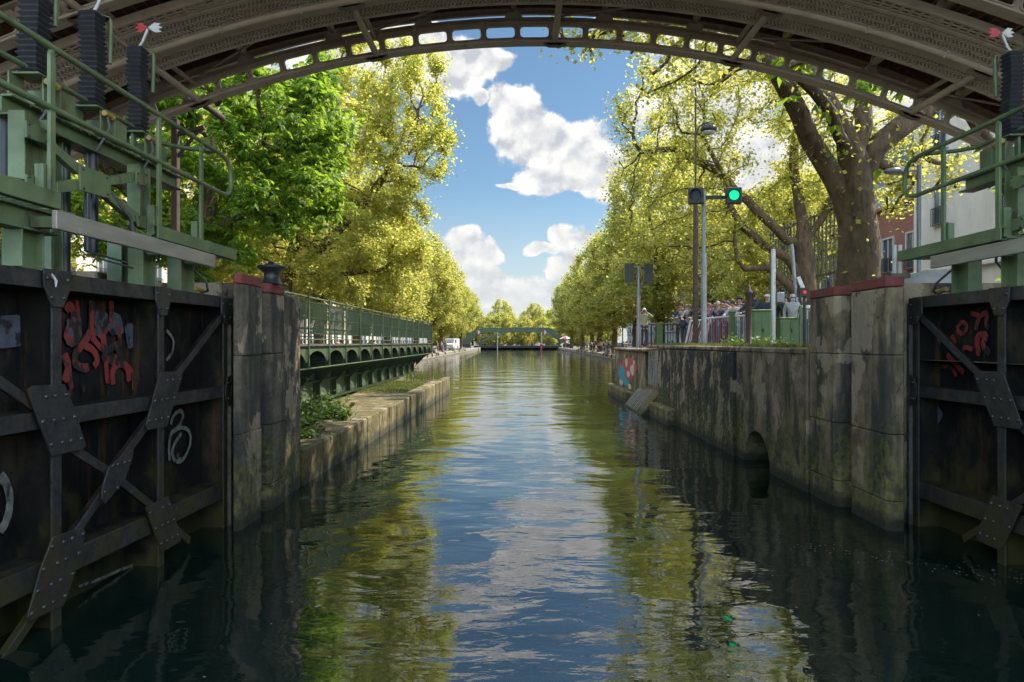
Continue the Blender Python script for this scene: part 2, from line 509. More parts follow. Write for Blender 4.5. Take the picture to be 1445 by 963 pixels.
M['skin'] = mat('skin', (.46, .27, .19), (.42, .24, .17), .55, scale=20, bump=0)
M['skin2'] = mat('dark skin', (.075, .042, .028), (.065, .038, .026), .5, scale=20, bump=0)
M['tyre'] = mat('tyre rubber', (.02, .02, .02), None, .8, scale=9, bump=0)
M['moss'] = mat('weed leaves', (.09, .15, .03), (.045, .09, .02), .7, scale=9, bump=.1)

def brick_mat():
    def f(ctx, col):
        N, L = ctx['N'], ctx['L']
        g = N.new('ShaderNodeNewGeometry')
        sp = N.new('ShaderNodeSeparateXYZ'); L.new(g.outputs['Position'], sp.inputs[0])
        bk = N.new('ShaderNodeTexBrick')
        cm = N.new('ShaderNodeCombineXYZ')
        L.new(mth(ctx, 'ADD', sp.outputs[0], sp.outputs[1]), cm.inputs[0]); L.new(sp.outputs[2], cm.inputs[1])
        L.new(cm.outputs[0], bk.inputs['Vector'])
        bk.inputs['Scale'].default_value = 1; bk.inputs['Brick Width'].default_value = .24; bk.inputs['Row Height'].default_value = .08
        bk.inputs['Mortar Size'].default_value = .008
        return mixc(ctx, col, bk.outputs['Fac'], (.28, .2, .16))
    return mat('red brick', (.32, .105, .06), (.24, .075, .045), .9, scale=3, bump=.1, extra=f)
M['brick'] = brick_mat()

def emit_mat(name, c, s):
    m = bpy.data.materials.new(name); m.use_nodes = True
    b = m.node_tree.nodes['Principled BSDF']
    b.inputs['Base Color'].default_value = (*c, 1)
    b.inputs['Emission Color'].default_value = (*c, 1)
    b.inputs['Emission Strength'].default_value = s
    return m
M['lampgreen'] = emit_mat('green signal light', (.0, .60, .24), .8)
M['lampred'] = emit_mat('red signal light', (.7, .02, .04), .6)
CM = {}
def colour(c):
    k = tuple(round(x, 3) for x in c)
    if k not in CM: CM[k] = mat('cloth colour', k, tuple(x * .75 for x in k), .85, scale=14, bump=.1)
    return CM[k]

def leaf_mat(name, c, c2, t, t2, tw=.5, big=.5):
    m = bpy.data.materials.new(name); m.use_nodes = True
    N, L = m.node_tree.nodes, m.node_tree.links
    N.clear()
    g = N.new('ShaderNodeNewGeometry')
    nz = N.new('ShaderNodeTexNoise'); nz.inputs['Scale'].default_value = big; nz.inputs['Detail'].default_value = 3
    L.new(g.outputs['Position'], nz.inputs['Vector'])
    mm = N.new('ShaderNodeMath'); mm.operation = 'MULTIPLY_ADD'
    L.new(nz.outputs['Fac'], mm.inputs[0]); mm.inputs[1].default_value = 1.2; mm.inputs[2].default_value = -.35
    av = N.new('ShaderNodeMath'); av.operation = 'MULTIPLY_ADD'; av.use_clamp = True
    L.new(g.outputs['Random Per Island'], av.inputs[0]); av.inputs[1].default_value = .55
    L.new(mm.outputs[0], av.inputs[2])
    def mx(a, b):
        x = N.new('ShaderNodeMix'); x.data_type = 'RGBA'
        L.new(av.outputs[0], x.inputs['Factor'])
        x.inputs[6].default_value = (*a, 1); x.inputs[7].default_value = (*b, 1)
        return x.outputs[2]
    d = N.new('ShaderNodeBsdfPrincipled')
    d.inputs['Roughness'].default_value = .55
    d.inputs['Specular IOR Level'].default_value = .35
    L.new(mx(c, c2), d.inputs['Base Color'])
    tr = N.new('ShaderNodeBsdfTranslucent')
    L.new(mx(t, t2), tr.inputs['Color'])
    ms = N.new('ShaderNodeMixShader'); ms.inputs[0].default_value = tw
    L.new(d.outputs[0], ms.inputs[1]); L.new(tr.outputs[0], ms.inputs[2])
    o = N.new('ShaderNodeOutputMaterial'); L.new(ms.outputs[0], o.inputs['Surface'])
    return m
M['leaf_plane'] = leaf_mat('spring plane leaf', (.235, .258, .06), (.41, .395, .095), (.535, .54, .075), (.74, .675, .135), .60)
M['leaf_chestnut'] = leaf_mat('chestnut leaf', (.08, .155, .02), (.19, .26, .038), (.24, .43, .03), (.47, .59, .05), .52, .8)
M['leaf_far'] = leaf_mat('far plane leaf', (.25, .265, .07), (.41, .39, .115), (.525, .525, .08), (.72, .655, .145), .58, .35)
def bark_extra(ctx, col):
    p = rng(ctx, nse(ctx, 2.6, (1, 1, .6), 4), .52, .56)
    return mixc(ctx, col, mth(ctx, 'MULTIPLY', p, .35), (.17, .115, .06))
M['bark'] = mat('plane bark', (.125, .078, .036), (.042, .026, .013), .9, scale=7, bump=.7, stretch=(1, 1, .35), extra=bark_extra, bscale=16, bdist=.06)

def water_mat():
    m = bpy.data.materials.new('canal water'); m.use_nodes = True
    N, L = m.node_tree.nodes, m.node_tree.links
    b = N['Principled BSDF']
    b.inputs['Base Color'].default_value = (.006, .015, .010, 1)
    b.inputs['Roughness'].default_value = .025
    b.inputs['IOR'].default_value = 2.3
    g = N.new('ShaderNodeNewGeometry')
    def layer(scale, stretch, detail, dist, prev=None, rot=0., strength=1.0):
        mp = N.new('ShaderNodeMapping'); mp.inputs['Scale'].default_value = stretch
        mp.inputs['Rotation'].default_value = (0, 0, rot)
        L.new(g.outputs['Position'], mp.inputs['Vector'])
        n = N.new('ShaderNodeTexNoise'); n.inputs['Scale'].default_value = scale
        n.inputs['Detail'].default_value = detail; n.inputs['Roughness'].default_value = .5
        n.inputs['Distortion'].default_value = .5
        L.new(mp.outputs[0], n.inputs['Vector'])
        bp = N.new('ShaderNodeBump'); bp.inputs['Distance'].default_value = dist
        bp.inputs['Strength'].default_value = strength
        L.new(n.outputs['Fac'], bp.inputs['Height'])
        if prev: L.new(prev.outputs[0], bp.inputs['Normal'])
        return bp
    a = layer(.42, (.8, 1.1, 1), 2, .062)
    c = layer(1.5, (.6, 1.25, 1), 3, .0135, a, .25)
    d = layer(6.5, (.7, 1.2, 1), 3, .0032, c, -.3)
    pm = N.new('ShaderNodeTexNoise'); pm.inputs['Scale'].default_value = .28; pm.inputs['Detail'].default_value = 2
    L.new(g.outputs['Position'], pm.inputs['Vector'])
    pr = N.new('ShaderNodeMapRange'); pr.interpolation_type = 'SMOOTHSTEP'
    pr.inputs['From Min'].default_value = .42; pr.inputs['From Max'].default_value = .58
    pr.inputs['To Min'].default_value = .25; pr.inputs['To Max'].default_value = 1.0
    L.new(pm.outputs['Fac'], pr.inputs['Value']); L.new(pr.outputs[0], d.inputs['Strength'])
    L.new(d.outputs[0], b.inputs['Normal'])
    return m
M['water'] = water_mat()
# ------------------------------------------------------------------ ground, water, quays
def sheet(name, quads, m, label=None):
    b = MB()
    for q in quads:
        b.add([Vector(p) for p in q], [tuple(range(len(q)))])
    o = b.build(name, m)
    return tag(o, kind='structure')

LOCK_END = 30.0
gq = []
def strip(x0, x1, ys, zs):
    for i in range(len(ys) - 1):
        gq.append([(x0, ys[i], zs[i]), (x1, ys[i], zs[i]), (x1, ys[i + 1], zs[i + 1]), (x0, ys[i + 1], zs[i + 1])])
strip(-900, -9.6, [-60, 38], [2.1, 2.1])
strip(-900, -12.3, [38, 62], [2.1, .62])
strip(-900, -12.3, [62, 214], [.62, .62])
strip(4.9, 900, [-60, LOCK_END], [2.04, 2.04])
strip(12.3, 900, [LOCK_END, 58], [2.04, .62])
strip(12.3, 900, [58, 214], [.62, .62])
strip(-900, 900, [214, 2500], [.9, .9])
gq.append([(-9.6, 38, 2.1), (-9.6, 38, -2), (-12.3, 38, -2), (-12.3, 38, 2.1)])
gq.append([(4.9, 30, 2.04), (12.3, 30, 2.04), (12.3, 30, -2), (4.9, 30, -2)])
sheet('ground', gq, M['pave'])
sheet('canal_bed', [[(-20, -60, -2), (20, -60, -2), (20, 230, -2), (-20, 230, -2)]], M['earth'])
sheet('water', [[(-14, -60, 0), (14, -60, 0), (14, 216, 0), (-14, 216, 0)]], M['water'])
# roads behind the quays, kerb lines
rb = MB()
for s in (-1, 1):
    x0, x1 = (s * 19, s * 26)
    rb.add([(min(x0, x1), 62, .626), (max(x0, x1), 62, .626), (max(x0, x1), 214, .626), (min(x0, x1), 214, .626)], [(0, 1, 2, 3)])
tag(rb.build('road', M['asphalt']), kind='structure')

# basin quay walls, each with a coping course
def quay(name, x0, x1, y0, y1, z, label):
    t = thing(name, label, 'quay wall', ((x0 + x1) / 2, (y0 + y1) / 2, 0))
    b = MB(); b.b2(x0, x1, y0, y1, -1.8, z - .22)
    b.build('wall_face', M['kerb'], t)
    c = MB()
    n = int((y1 - y0) / 2.4) + 1
    for i in range(n):
        a = y0 + (y1 - y0) * i / n; e = y0 + (y1 - y0) * (i + 1) / n - .02
        c.b2(x0 - .04 if x0 > 0 else x0, x1 + .04 if x0 < 0 else x1, a, e, z - .22, z + .012)
    c.build('coping', M['kerb'], t, bevel=.02)
quay('quay_wall', -12.4, -11.9, 38.2, 214, .63, 'long pale stone quay wall on the left side of the wide basin')
quay('quay_wall', 11.9, 12.4, 30.2, 214, .63, 'long stone quay wall in shade on the right side of the wide basin')

# low stone ledge in front of the swing bridge
b = MB()
ys = [10.75]
while ys[-1] < 30.4: ys.append(ys[-1] + random.uniform(.9, 1.5))
for i in range(len(ys) - 1):
    f = (ys[i] - 10.7) / 20
    xe = -3.40 + .28 * f + random.uniform(-.012, .012)
    z = .57 + .12 * f + random.uniform(-.01, .01)
    b.b2(xe - .75, xe, ys[i], ys[i + 1] - .006, -1.8, z)
led = b.build('stone_ledge', M['ledge'], bevel=.022, origin=(-3.5, 20, 0))
tag(led, 'low mossy stone ledge of long blocks running below the green swing bridge', 'quay ledge')
sheet('bridge_pit', [[(-9.6, 10.4, .54), (-4.05, 10.4, .54), (-3.95, 30.2, .66), (-9.6, 30.2, .66)],
                     [(-9.6, 10.4, -1.5), (-9.6, 38, -1.5), (-9.6, 38, 2.12), (-9.6, 10.4, 2.12)],
                     [(-9.6, 30.2, -1.9), (-9.6, 30.2, .66), (-3.95, 30.2, .66), (-3.95, 30.2, -1.9)]], M['ledge'])

# ------------------------------------------------------------------ lock walls and piers
def pier(side, x_face, y0, y1, z, x_back, label, notch=0.0):
    t = thing('stone_pier', label, 'stone pier', ((x_face + x_back) / 2, (y0 + y1) / 2, 0))
    xf, xb = x_face, x_back
    b = MB()
    c = .06
    s = 1 if xb > xf else -1
    zs = [-1.9, .35, 1.15, 2.1, z - .13]
    # slightly uneven courses
    for i in range(len(zs) - 1):
        j = random.uniform(-.012, .012)
        poly = [(xf + j + s * c, y0, zs[i]), (xf + j, y0 + c, zs[i]), (xf + j, y1 - c, zs[i]), (xf + j + s * c, y1, zs[i]), (xb, y1, zs[i]), (xb, y0, zs[i])]
        b.plate(poly, (0, 0, zs[i + 1] - zs[i] - .004))
    b.build('shaft', M['darkstone' if side < 0 else 'concrete'], t, bevel=.015)
    p = MB()
    poly = [(xf + s * c, y0, z - .126), (xf, y0 + c, z - .126), (xf, y1 - c, z - .126), (xf + s * c, y1, z - .126), (xb, y1, z - .126), (xb, y0, z - .126)]
    p.plate(poly, (0, 0, .126))
    p.build('painted_cap', M['redpaint'], t, bevel=.012)
    return t
pier(-1, -3.33, 8.15, 8.88, 3.09, -3.42, 'stained concrete pier with red painted top next to the left lock gate')
pier(-1, -3.34, 9.12, 9.78, 3.05, -5.2, 'stained concrete pier below the black mushroom bollard, with worn red top')
pier(1, 4.40, 8.15, 9.12, 3.05, 4.60, 'stained concrete pier with bright red top edge beside the right lock gate')
pier(1, 4.33, 9.36, 10.25, 3.03, 6.4, 'mossy pier with a faded red edge between the right gate pier and rubble wall')
# rough rock-faced end of the left pier
b = MB()
b.b2(-5.2, -3.42, 9.92, 10.70, -1.9, 2.97); b.b2(-5.2, -3.62, 9.79, 9.915, -1.9, 2.9)
tag(b.build('stone_buttress', M['darkstone'], bevel=.05, origin=(-4.3, 10.2, 0)), 'dark stone buttress between the bollard pier and the low quay ledge', 'buttress')
for (x0, x1, y0, y1, lab) in ((-5.2, -3.70, 8.5, 8.97, 'left'), (4.62, 6.4, 8.55, 9.1, 'right')):
    b = MB(); b.b2(x0, x1, y0, y1, -1.9, 3.0)
    tag(b.build('pier_backing', M['concrete'], origin=((x0 + x1) / 2, y0, 0)), 'dark masonry closing the %s gate recess behind the pier' % lab, 'masonry')
for (x0, x1, y0, y1, lab) in ((-5.2, -3.70, 8.98, 9.11, 'left'), (4.6, 6.4, 9.11, 9.37, 'right')):
    b = MB(); b.b2(x0, x1, y0, y1, -1.9, 2.9)
    tag(b.build('stop_log_groove', M['concrete'], origin=((x0 + x1) / 2, y0, 0)), 'dark recessed stop log groove between the two %s stone piers' % lab, 'groove')

# recess and chamber walls behind the gates
b = MB()
b.b2(-6.2, -4.32, 3.2, 8.14, -1.9, 2.72); b.b2(-6.2, -3.5, -14, 3.19, -1.9, 2.9)
tag(b.build('lock_wall', M['concrete'], bevel=.02, origin=(-5, 3, 0)), 'dark recessed lock wall behind the left lock gate', 'lock wall')
b = MB()
b.b2(5.62, 7.4, 3.2, 8.14, -1.9, 2.72); b.b2(4.75, 7.4, -14, 3.19, -1.9, 2.9)
tag(b.build('lock_wall', M['concrete'], bevel=.02, origin=(6, 3, 0)), 'dark recessed lock wall behind the right lock gate', 'lock wall')
# lock-side platforms at the pier heads
b = MB(); b.b2(-10.5, -5.21, -14, 10.4, -1.5, 2.7)
tag(b.build('lock_platform', M['concrete'], bevel=.02, origin=(-8, 2, 0)), kind='structure')
b = MB(); b.b2(6.41, 12, -14, 10.3, -1.5, 2.7)
tag(b.build('lock_platform', M['concrete'], bevel=.02, origin=(9, 2, 0)), kind='structure')

# right lock wall: smooth part with culvert mouth, rubble part, end wall with mural
def wall_prof(prof, x0, x1, name, m, parent=None, origin=None, bevel=.015):
    b = MB()
    b.plate([(x0, y, z) for (y, z) in prof], (x1 - x0, 0, 0))
    return b.build(name, m, parent, origin, bevel)
rw = thing('lock_wall', 'rough mossy lock wall with a dark arched culvert mouth under the green cabinets', 'lock wall', (4.6, 17, 0))
yc, rc, zc_ = 12.45, .68, -.05
arc = [(yc + rc * math.cos(a), zc_ + rc * math.sin(a)) for a in [math.pi * k / 10 for k in range(11)]]
prof = [(10.26, -1.9), (10.26, 2.10), (13.6, 2.08), (13.6, -1.9), (yc + rc, -1.9)] + arc + [(yc - rc, -1.9)]
wall_prof(prof, 4.32, 6.2, 'culvert_wall', M['concrete'], rw)
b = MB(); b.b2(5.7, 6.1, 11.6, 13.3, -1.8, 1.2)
b.build('culvert_dark_plug', M['gateskin'], rw)  # black plug closing the culvert, its colour standing for the shade inside
wall_prof([(13.6, -1.9), (13.6, 2.06), (17.2, 2.05), (21.0, 2.03), (21.0, -1.9)], 4.26, 6.2, 'rubble_wall', M['rubble'], rw)
wall_prof([(21.02, -1.9), (21.02, 2.0), (23.2, 2.0), (23.2, -1.9)], 4.36, 6.2, 'weathered_bay', M['concrete'], rw)
b = MB()
b.b2(4.3, 5.2, 10.26, 23.2, 2.07, 2.16)
b.build('coping', M['concrete'], rw, bevel=.02)
ew = thing('lock_wall', 'end wall of the right lock side, painted with a red and white spotted mural', 'lock wall', (4.6, 26, 0))
b = MB(); b.b2(4.24, 6.2, 23.22, 30.2, -1.9, 1.92)
b.build('wall_face', M['concrete'], ew, bevel=.02)
b = MB(); b.b2(4.16, 5.3, 23.1, 30.3, 1.921, 2.02)
b.build('coping', M['concrete'], ew, bevel=.03)
b = MB(); b.b2(3.93, 4.235, 25.3, 30.4, -1.9, .42)
b.build('footing', M['ledge'], ew, bevel=.04)
# plain mural: rounded red and white patches over a teal patch
def disc(b, x, y, z, ry, rz, th=.004, n=18, wob=.0, ph=0.):
    pts = []
    for k in range(n):
        a = 2 * math.pi * k / n
        q = 1 + wob * math.sin(3 * a + ph)
        pts.append((x, y + ry * q * math.cos(a), z + rz * q * math.sin(a)))
    b.plate(pts, (-th, 0, 0))
b = MB(); disc(b, 4.238, 26.4, 1.28, 1.75, .42, .006, wob=.08); b.build('mural_red_patch', M['red'], ew)
b = MB()
disc(b, 4.230, 27.0, 1.45, .34, .17, wob=.1); disc(b, 4.230, 25.6, 1.22, .42, .2, wob=.12, ph=1); disc(b, 4.230, 26.5, 1.02, .36, .12); disc(b, 4.230, 25.2, 1.5, .2, .09)
disc(b, 4.230, 28.4, .58, .5, .12, wob=.1); disc(b, 4.230, 26.2, .55, .35, .1)
b.build('mural_white_patch', M['white'], ew)
b = MB(); disc(b, 4.234, 28.2, .95, .9, .32, .006, wob=.1, ph=2); disc(b, 4.236, 27.1, .66, .8, .14, .005)
b.build('mural_teal_patch', colour((.05, .33, .42)), ew)
# white lettering streaks on the bay wall
b = MB()
for i in range(7):
    y = 21.3 + i * .26
    b.tube([(4.355, y, 1.8 - .1 * (i % 2)), (4.352, y + .1, 1.25 + .1 * (i % 3)), (4.352, y + .02, .85)], .022, 5)
b.build('graffiti', mat('chalky paint', (.38, .37, .34), (.2, .19, .17), .9, scale=9, bump=0), rw)
# sloping apron with a thin film of running water
ap = thing('spillway_apron', 'small sloping stone apron with white running water at the foot of the lock wall', 'spillway', (4.0, 22, 0))
b = MB()
b.plate([(4.35, 21.05, .75), (4.35, 21.05, -1.5), (3.55, 21.05, -1.5), (3.75, 21.05, .02)], (0, 3.4, 0))
b.build('slope', M['ledge'], ap, bevel=.02)
b = MB()
for i in range(9):
    y = 22.1 + i * .26
    b.bar((4.3, y, .70), (3.76, y + random.uniform(-.05, .05), .06), .05, .012)
b.build('running_water', mat('foaming water', (.30, .31, .31), (.12, .12, .11), .3, scale=14, bump=.4), ap)
b = MB(); b.b2(4.0, 4.35, 18.6, 21.04, -1.9, .42)
tag(b.build('wall_footing', M['ledge'], bevel=.04, origin=(4.2, 20, 0)), 'mossy stone footing along the rubble wall just before the spillway', 'footing')

# ------------------------------------------------------------------ lock gates
GX0, GB = (-3.56, 4.84), (.031, -.034)
GY = (8.40, 8.45)
def G(i, s, z, off=0.):
    y = GY[i] - s
    return Vector((GX0[i] + GB[i] * (y - GY[i]) + (-off if i == 0 else off), y, z))
def LG(px, py, off=0.):
    """place on the left gate's plane seen at (px, py), as (distance from heel post, height)"""
    k = (px - VX) / FPX
    y = (GX0[0] - off - GB[0] * GY[0]) / (k - GB[0])
    return (GY[0] - y, EYE - (py - VY) / FPX * y)
def z3(x, y): return (x / 3.32, 370 + y / 3.32)
def z4(x, y): return (x / 2.982, 640 + y / 2.982)
GUSS = [[z3(*p) for p in ((200, 28), (330, 48), (325, 130), (295, 213), (240, 208), (203, 110))],
        [z3(*p) for p in ((725, 112), (800, 122), (797, 185), (780, 250), (748, 250), (728, 180))],
        [z3(*p) for p in ((125, 600), (150, 580), (300, 573), (345, 680), (400, 860), (385, 878), (240, 910), (172, 730))],
        [z3(*p) for p in ((750, 515), (840, 512), (852, 535), (820, 640), (780, 770), (690, 788), (682, 765), (715, 640))],
        [z4(*p) for p in ((455, 60), (490, 30), (560, -20), (555, 20), (520, 120), (440, 212), (425, 195), (430, 140))],
        [z4(*p) for p in ((220, 352), (345, 312), (358, 330), (330, 460), (265, 640), (125, 705), (112, 690), (170, 480))],
        [z4(*p) for p in ((612, 228), (705, 180), (725, 230), (760, 365), (745, 378), (680, 415), (655, 350))]]
GUSS = [[LG(*p) for p in g] for g in GUSS]
GUSS.append([(-.02, 2.80), (.24, 2.80), (.24, 2.60), (.12, 2.48), (-.02, 2.48)])
GUSS.append([(0, 1.86), (.08, 1.82), (.13, 1.70), (.13, 1.62), (.08, 1.52), (0, 1.47)])

M['gateweb'] = mat('shade painted gate flange', (.022, .020, .016), (.012, .012, .010), .8, scale=8, bump=.3, extra=gate_extra, spec=.15)  # darker than the beam faces: shade inside the gate frame put into the colour
def lock_gate(i, label, span):
    t = thing('lock_gate', label, 'lock gate', G(i, 2.2, 0, .2))
    inn = Vector((1, 0, 0)) if i == 0 else Vector((-1, 0, 0))
    along = (G(i, 1, 0) - G(i, 0, 0)).normalized()
    def beam(p0, p1, w, off0, off1, h):
        """rectangular member from (s,z) to (s,z) between two depths"""
        b = MB()
        a0, a1 = G(i, p0[0], p0[1], (off0 + off1) / 2), G(i, p1[0], p1[1], (off0 + off1) / 2)
        b.bar(a0, a1, abs(off1 - off0), h, up=(a1 - a0).cross(inn).normalized() if abs(p1[1] - p0[1]) > 1e-4 else (0, 0, 1))
        return b
    b = MB()
    for k in range(4):
        s0 = .02 + k * span / 4; s1 = .02 + (k + 1) * span / 4 - .012
        b.plate([G(i, s0, -1.6, .32), G(i, s1, -1.6, .32), G(i, s1, 2.70, .32), G(i, s0, 2.70, .32)], inn * -.03)
    b.build('skin_plate', M['gateskin'], t)
    for (z, h, d) in ((2.745, .135, .02), (1.655, .135, .04), (.455, .19, .04)):
        b = beam((0, z), (span, z), 0, d, d + .02, h)
        c = beam((0, z + h / 2 - .012), (span, z + h / 2 - .012), 0, d + .021, .315, .022)
        wb = MB(); wb.add(c.v, c.f)
        c = beam((0, z - h / 2 + .012), (span, z - h / 2 + .012), 0, d + .021, .315, .022)
        wb.add(c.v, c.f)
        cbm = b.build('cross_beam', M['gate'], t, bevel=.004)
        wb.build('flange', M['gateweb'], cbm)
    for s in (.06, 1.50, 2.99, span - .05):
        if s > span: continue
        b = beam((s, -1.6), (s, 2.68), 0, .012 if s > .2 else .03, .03 if s > .2 else .05, .115 if s > .2 else .10)
        c = beam((s, -1.6), (s, 2.68), 0, .051, .315, .03)
        up_ = b.build('upright', M['gate'], t, bevel=.004)
        c.build('web', M['gateskin'], up_)  # web takes the black plate colour as painted shade beside the upright
    dd = [((.12, 2.58), (1.42, 1.74)), ((1.55, 1.55), (2.2, 1.12)), ((2.25, 1.02), (2.95, .52)), ((3.02, .3), (4.1, -.45)),
          ((3.9, 2.2), (3.08, 1.70)), ((2.88, 1.44), (2.3, 1.10)), ((2.18, 1.02), (1.58, .60)), ((1.42, .45), (.9, .08))]
    for (p0, p1) in dd:
        b = beam(p0, p1, 0, .028, .045, .078)
        c = beam(p0, p1, 0, .046, .11, .016)
        dg = b.build('diagonal_brace', M['gate'], t, bevel=.004)
        c.build('web', M['gateskin'], dg)  # brace web blackened too, shade behind the brace put into its colour
    for g in GUSS:
        if max(s for s, z in g) > span: continue
        b = MB()
        b.plate([G(i, s, z, .006) for (s, z) in g], inn * .016)
        gp = b.build('gusset_plate', M['gate'], t, bevel=.003)
        cs, cz = sum(s for s, z in g) / len(g), sum(z for s, z in g) / len(g)
        r = MB()
        hs = []
        zs_ = [z for s, z in g]
        z0, z1 = min(zs_), max(zs_)
        rows = max(2, int((z1 - z0) / .145))
        for k in range(rows):
            z = z0 + (z1 - z0) * (k + .5) / rows
            xs = []
            for j in range(len(g)):
                (sa, za), (sb, zb) = g[j], g[(j + 1) % len(g)]
                if (za - z) * (zb - z) < 0: xs.append(sa + (sb - sa) * (z - za) / (zb - za))
            if len(xs) < 2: continue
            a, e = min(xs), max(xs)
            m = .035
            for s in ((a + m, e - m) if e - a < .32 else (a + m, (a + e) / 2 - .05, (a + e) / 2 + .05, e - m)):
                if random.random() < .9: hs.append((s, z))
        for (s, z) in hs: r.rivet(G(i, s, z, -.0095), inn, .0195)
        r.build('rivets', M['rivet'], gp)
    # sealing strips with bolts at the heel
    b = MB()
    b.add(*[(x.v, x.f) for x in [beam((-.045, -1.6), (-.045, 2.74), 0, .0, .05, .05)]][0])
    ss = b.build('seal_strip', M['seal'], t, bevel=.005)
    r = MB()
    for k in range(26): r.rivet(G(i, -.045, -.2 + k * .112, 0.0), inn, .012)
    r.build('bolts', M['rivet'], ss)
    b = MB()
    for (s, d0, d1, h) in ((-.105, .02, .12, .03), (-.16, -.02, .10, .035), (-.25, .08, .3, .12)):
        c = beam((s, -1.6), (s, 2.70), 0, d0, d1, h); b.add(c.v, c.f)
    b.build('heel_guide', M['gate'], t, bevel=.004)
    return t, inn
lg, inn0 = lock_gate(0, 'black riveted lock gate on the left with large red scrawled graffiti', 4.5)
rg, inn1 = lock_gate(1, 'black riveted lock gate on the right with smaller red painted marks', 4.5)

# graffiti strokes sprayed on the skin plates
def stroke(b, i, pts, w, conv, off=.288, mir=None):
    inn = Vector((1, 0, 0)) if i == 0 else Vector((-1, 0, 0))
    w3 = []
    for p in pts:
        px, py = conv(*p)
        if i == 0:
            k = (px - VX) / FPX
            y = (GX0[0] - off - GB[0] * GY[0]) / (k - GB[0])
            x = k * y
        else:
            k = (px - VX) / FPX
            y = (GX0[1] + off - GB[1] * GY[1]) / (k - GB[1])
            x = k * y
        w3.append(Vector((x, y, EYE - (py - VY) / FPX * y)))
    # smooth the polyline
    for _ in range(2):
        q = [w3[0]]
        for a, c in zip(w3, w3[1:]): q += [a * .75 + c * .25, a * .25 + c * .75]
        w3 = q + [w3[-1]]
    L, Rr = [], []
    for j, p in enumerate(w3):
        t = (w3[min(j + 1, len(w3) - 1)] - w3[max(j - 1, 0)]).normalized()
        n = t.cross(inn).normalized() * (w * .40 * random.uniform(.92, 1.06) * (.55 if j in (0, len(w3) - 1) else 1))
        L.append(p + n); Rr.append(p - n)
    for j in range(len(w3) - 1):
        q = [L[j], L[j + 1], Rr[j + 1], Rr[j]]
        dz = inn * random.uniform(0.0005, 0.0035)
        b.add([v + dz for v in q], [(0, 1, 2, 3)])
def paint(name, c, c2, thr):
    """sprayed paint worn through to the black plate in patches"""
    def f(ctx, col):
        w = rng(ctx, nse(ctx, 7, (1, 1, .7), 8), thr, thr + .08)
        return mixc(ctx, col, w, (.018, .017, .015))
    return mat(name, c, c2, .7, scale=11, bump=.1, extra=f)
M['gred'] = paint('worn red graffiti paint', (.30, .036, .030), (.16, .026, .022), .50)
M['ggrey'] = paint('worn grey graffiti paint', (.10, .10, .115), (.05, .05, .06), .5)
M['gpale'] = paint('worn pale graffiti paint', (.27, .25, .19), (.12, .11, .08), .54)
b = MB()
for pts, w in (([(310, 230), (330, 190), (350, 260), (300, 350), (345, 375), (370, 330), (335, 290)], .09),
               ([(300, 430), (325, 500), (300, 560)], .11), ([(320, 470), (335, 600)], .07),
               ([(430, 180), (430, 320), (385, 390), (350, 430), (350, 480), (395, 500), (415, 490)], .10),
               ([(385, 385), (440, 410), (460, 460), (440, 490)], .09),
               ([(520, 180), (525, 290), (480, 325), (430, 330)], .10), ([(480, 330), (495, 440), (480, 460)], .10),
               ([(430, 350), (470, 400), (500, 420), (555, 380)], .08), ([(505, 440), (520, 470), (555, 440), (550, 390), (515, 400)], .09),
               ([(560, 300), (560, 400)], .07), ([(495, 460), (505, 570)], .08),
               ([(530, 575), (525, 500), (560, 470), (600, 490), (605, 560)], .10), ([(560, 470), (625, 500), (625, 600)], .06),
               ([(330, 590), (330, 630)], .06), ([(390, 580), (392, 610)], .05), ([(360, 180), (370, 260), (365, 350)], .06)):
    b = MB(); stroke(b, 0, pts, w, z3); b.build('graffiti_stroke', M['gred'], lg)
b = MB()
for pts, w in (([(345, 260), (355, 350), (320, 330)], .16), ([(480, 230), (470, 300), (500, 330)], .16), ([(510, 320), (550, 260), (555, 340)], .14), ([(600, 290), (620, 400)], .12),
               ([(40, 250), (50, 400)], .25)):
    b = MB(); stroke(b, 0, pts, w * 1.6, z3, .2895); b.build('graffiti_patch', M['ggrey'], lg)
b = MB()
for pts, w in (([(780, 320), (815, 360), (810, 420), (780, 460)], .05),
               ([(800, 760), (810, 720), (845, 690), (862, 720), (840, 770), (800, 800), (790, 860), (795, 930)], .06),
               ([(800, 800), (850, 770), (890, 790), (895, 850), (860, 930), (820, 940), (800, 880), (850, 800)], .06), ([(830, 900), (850, 935)], .08)):
    b = MB(); stroke(b, 0, pts, w, z3); b.build('graffiti_stroke', M['gpale'], lg)
for pts, w in (([(0, 90), (30, 130), (45, 200), (30, 280), (0, 330)], .10), ([(330, 560), (420, 530), (480, 500), (560, 470)], .035)):
    b = MB(); stroke(b, 0, pts, w, z4); b.build('graffiti_stroke', M['gpale'], lg)
def z9(x, y): return (1240 + x / 3.322, 370 + y / 3.322)
b = MB()
for pts, w in (([(365, 310), (390, 275), (420, 300), (395, 345), (365, 315)], .07), ([(430, 240), (470, 250)], .07), ([(455, 320), (470, 250), (515, 235), (500, 290), (515, 310)], .08),
               ([(470, 440), (455, 340), (515, 340), (480, 385), (520, 430)], .10), ([(385, 430), (400, 395), (440, 410)], .07), ([(340, 345), (360, 385)], .09),
               ([(320, 430), (350, 470), (400, 520)], .09), ([(290, 490), (340, 490), (365, 535)], .06)):
    b = MB(); stroke(b, 1, pts, w, z9); b.build('graffiti_stroke', M['gred'], rg)
b = MB()
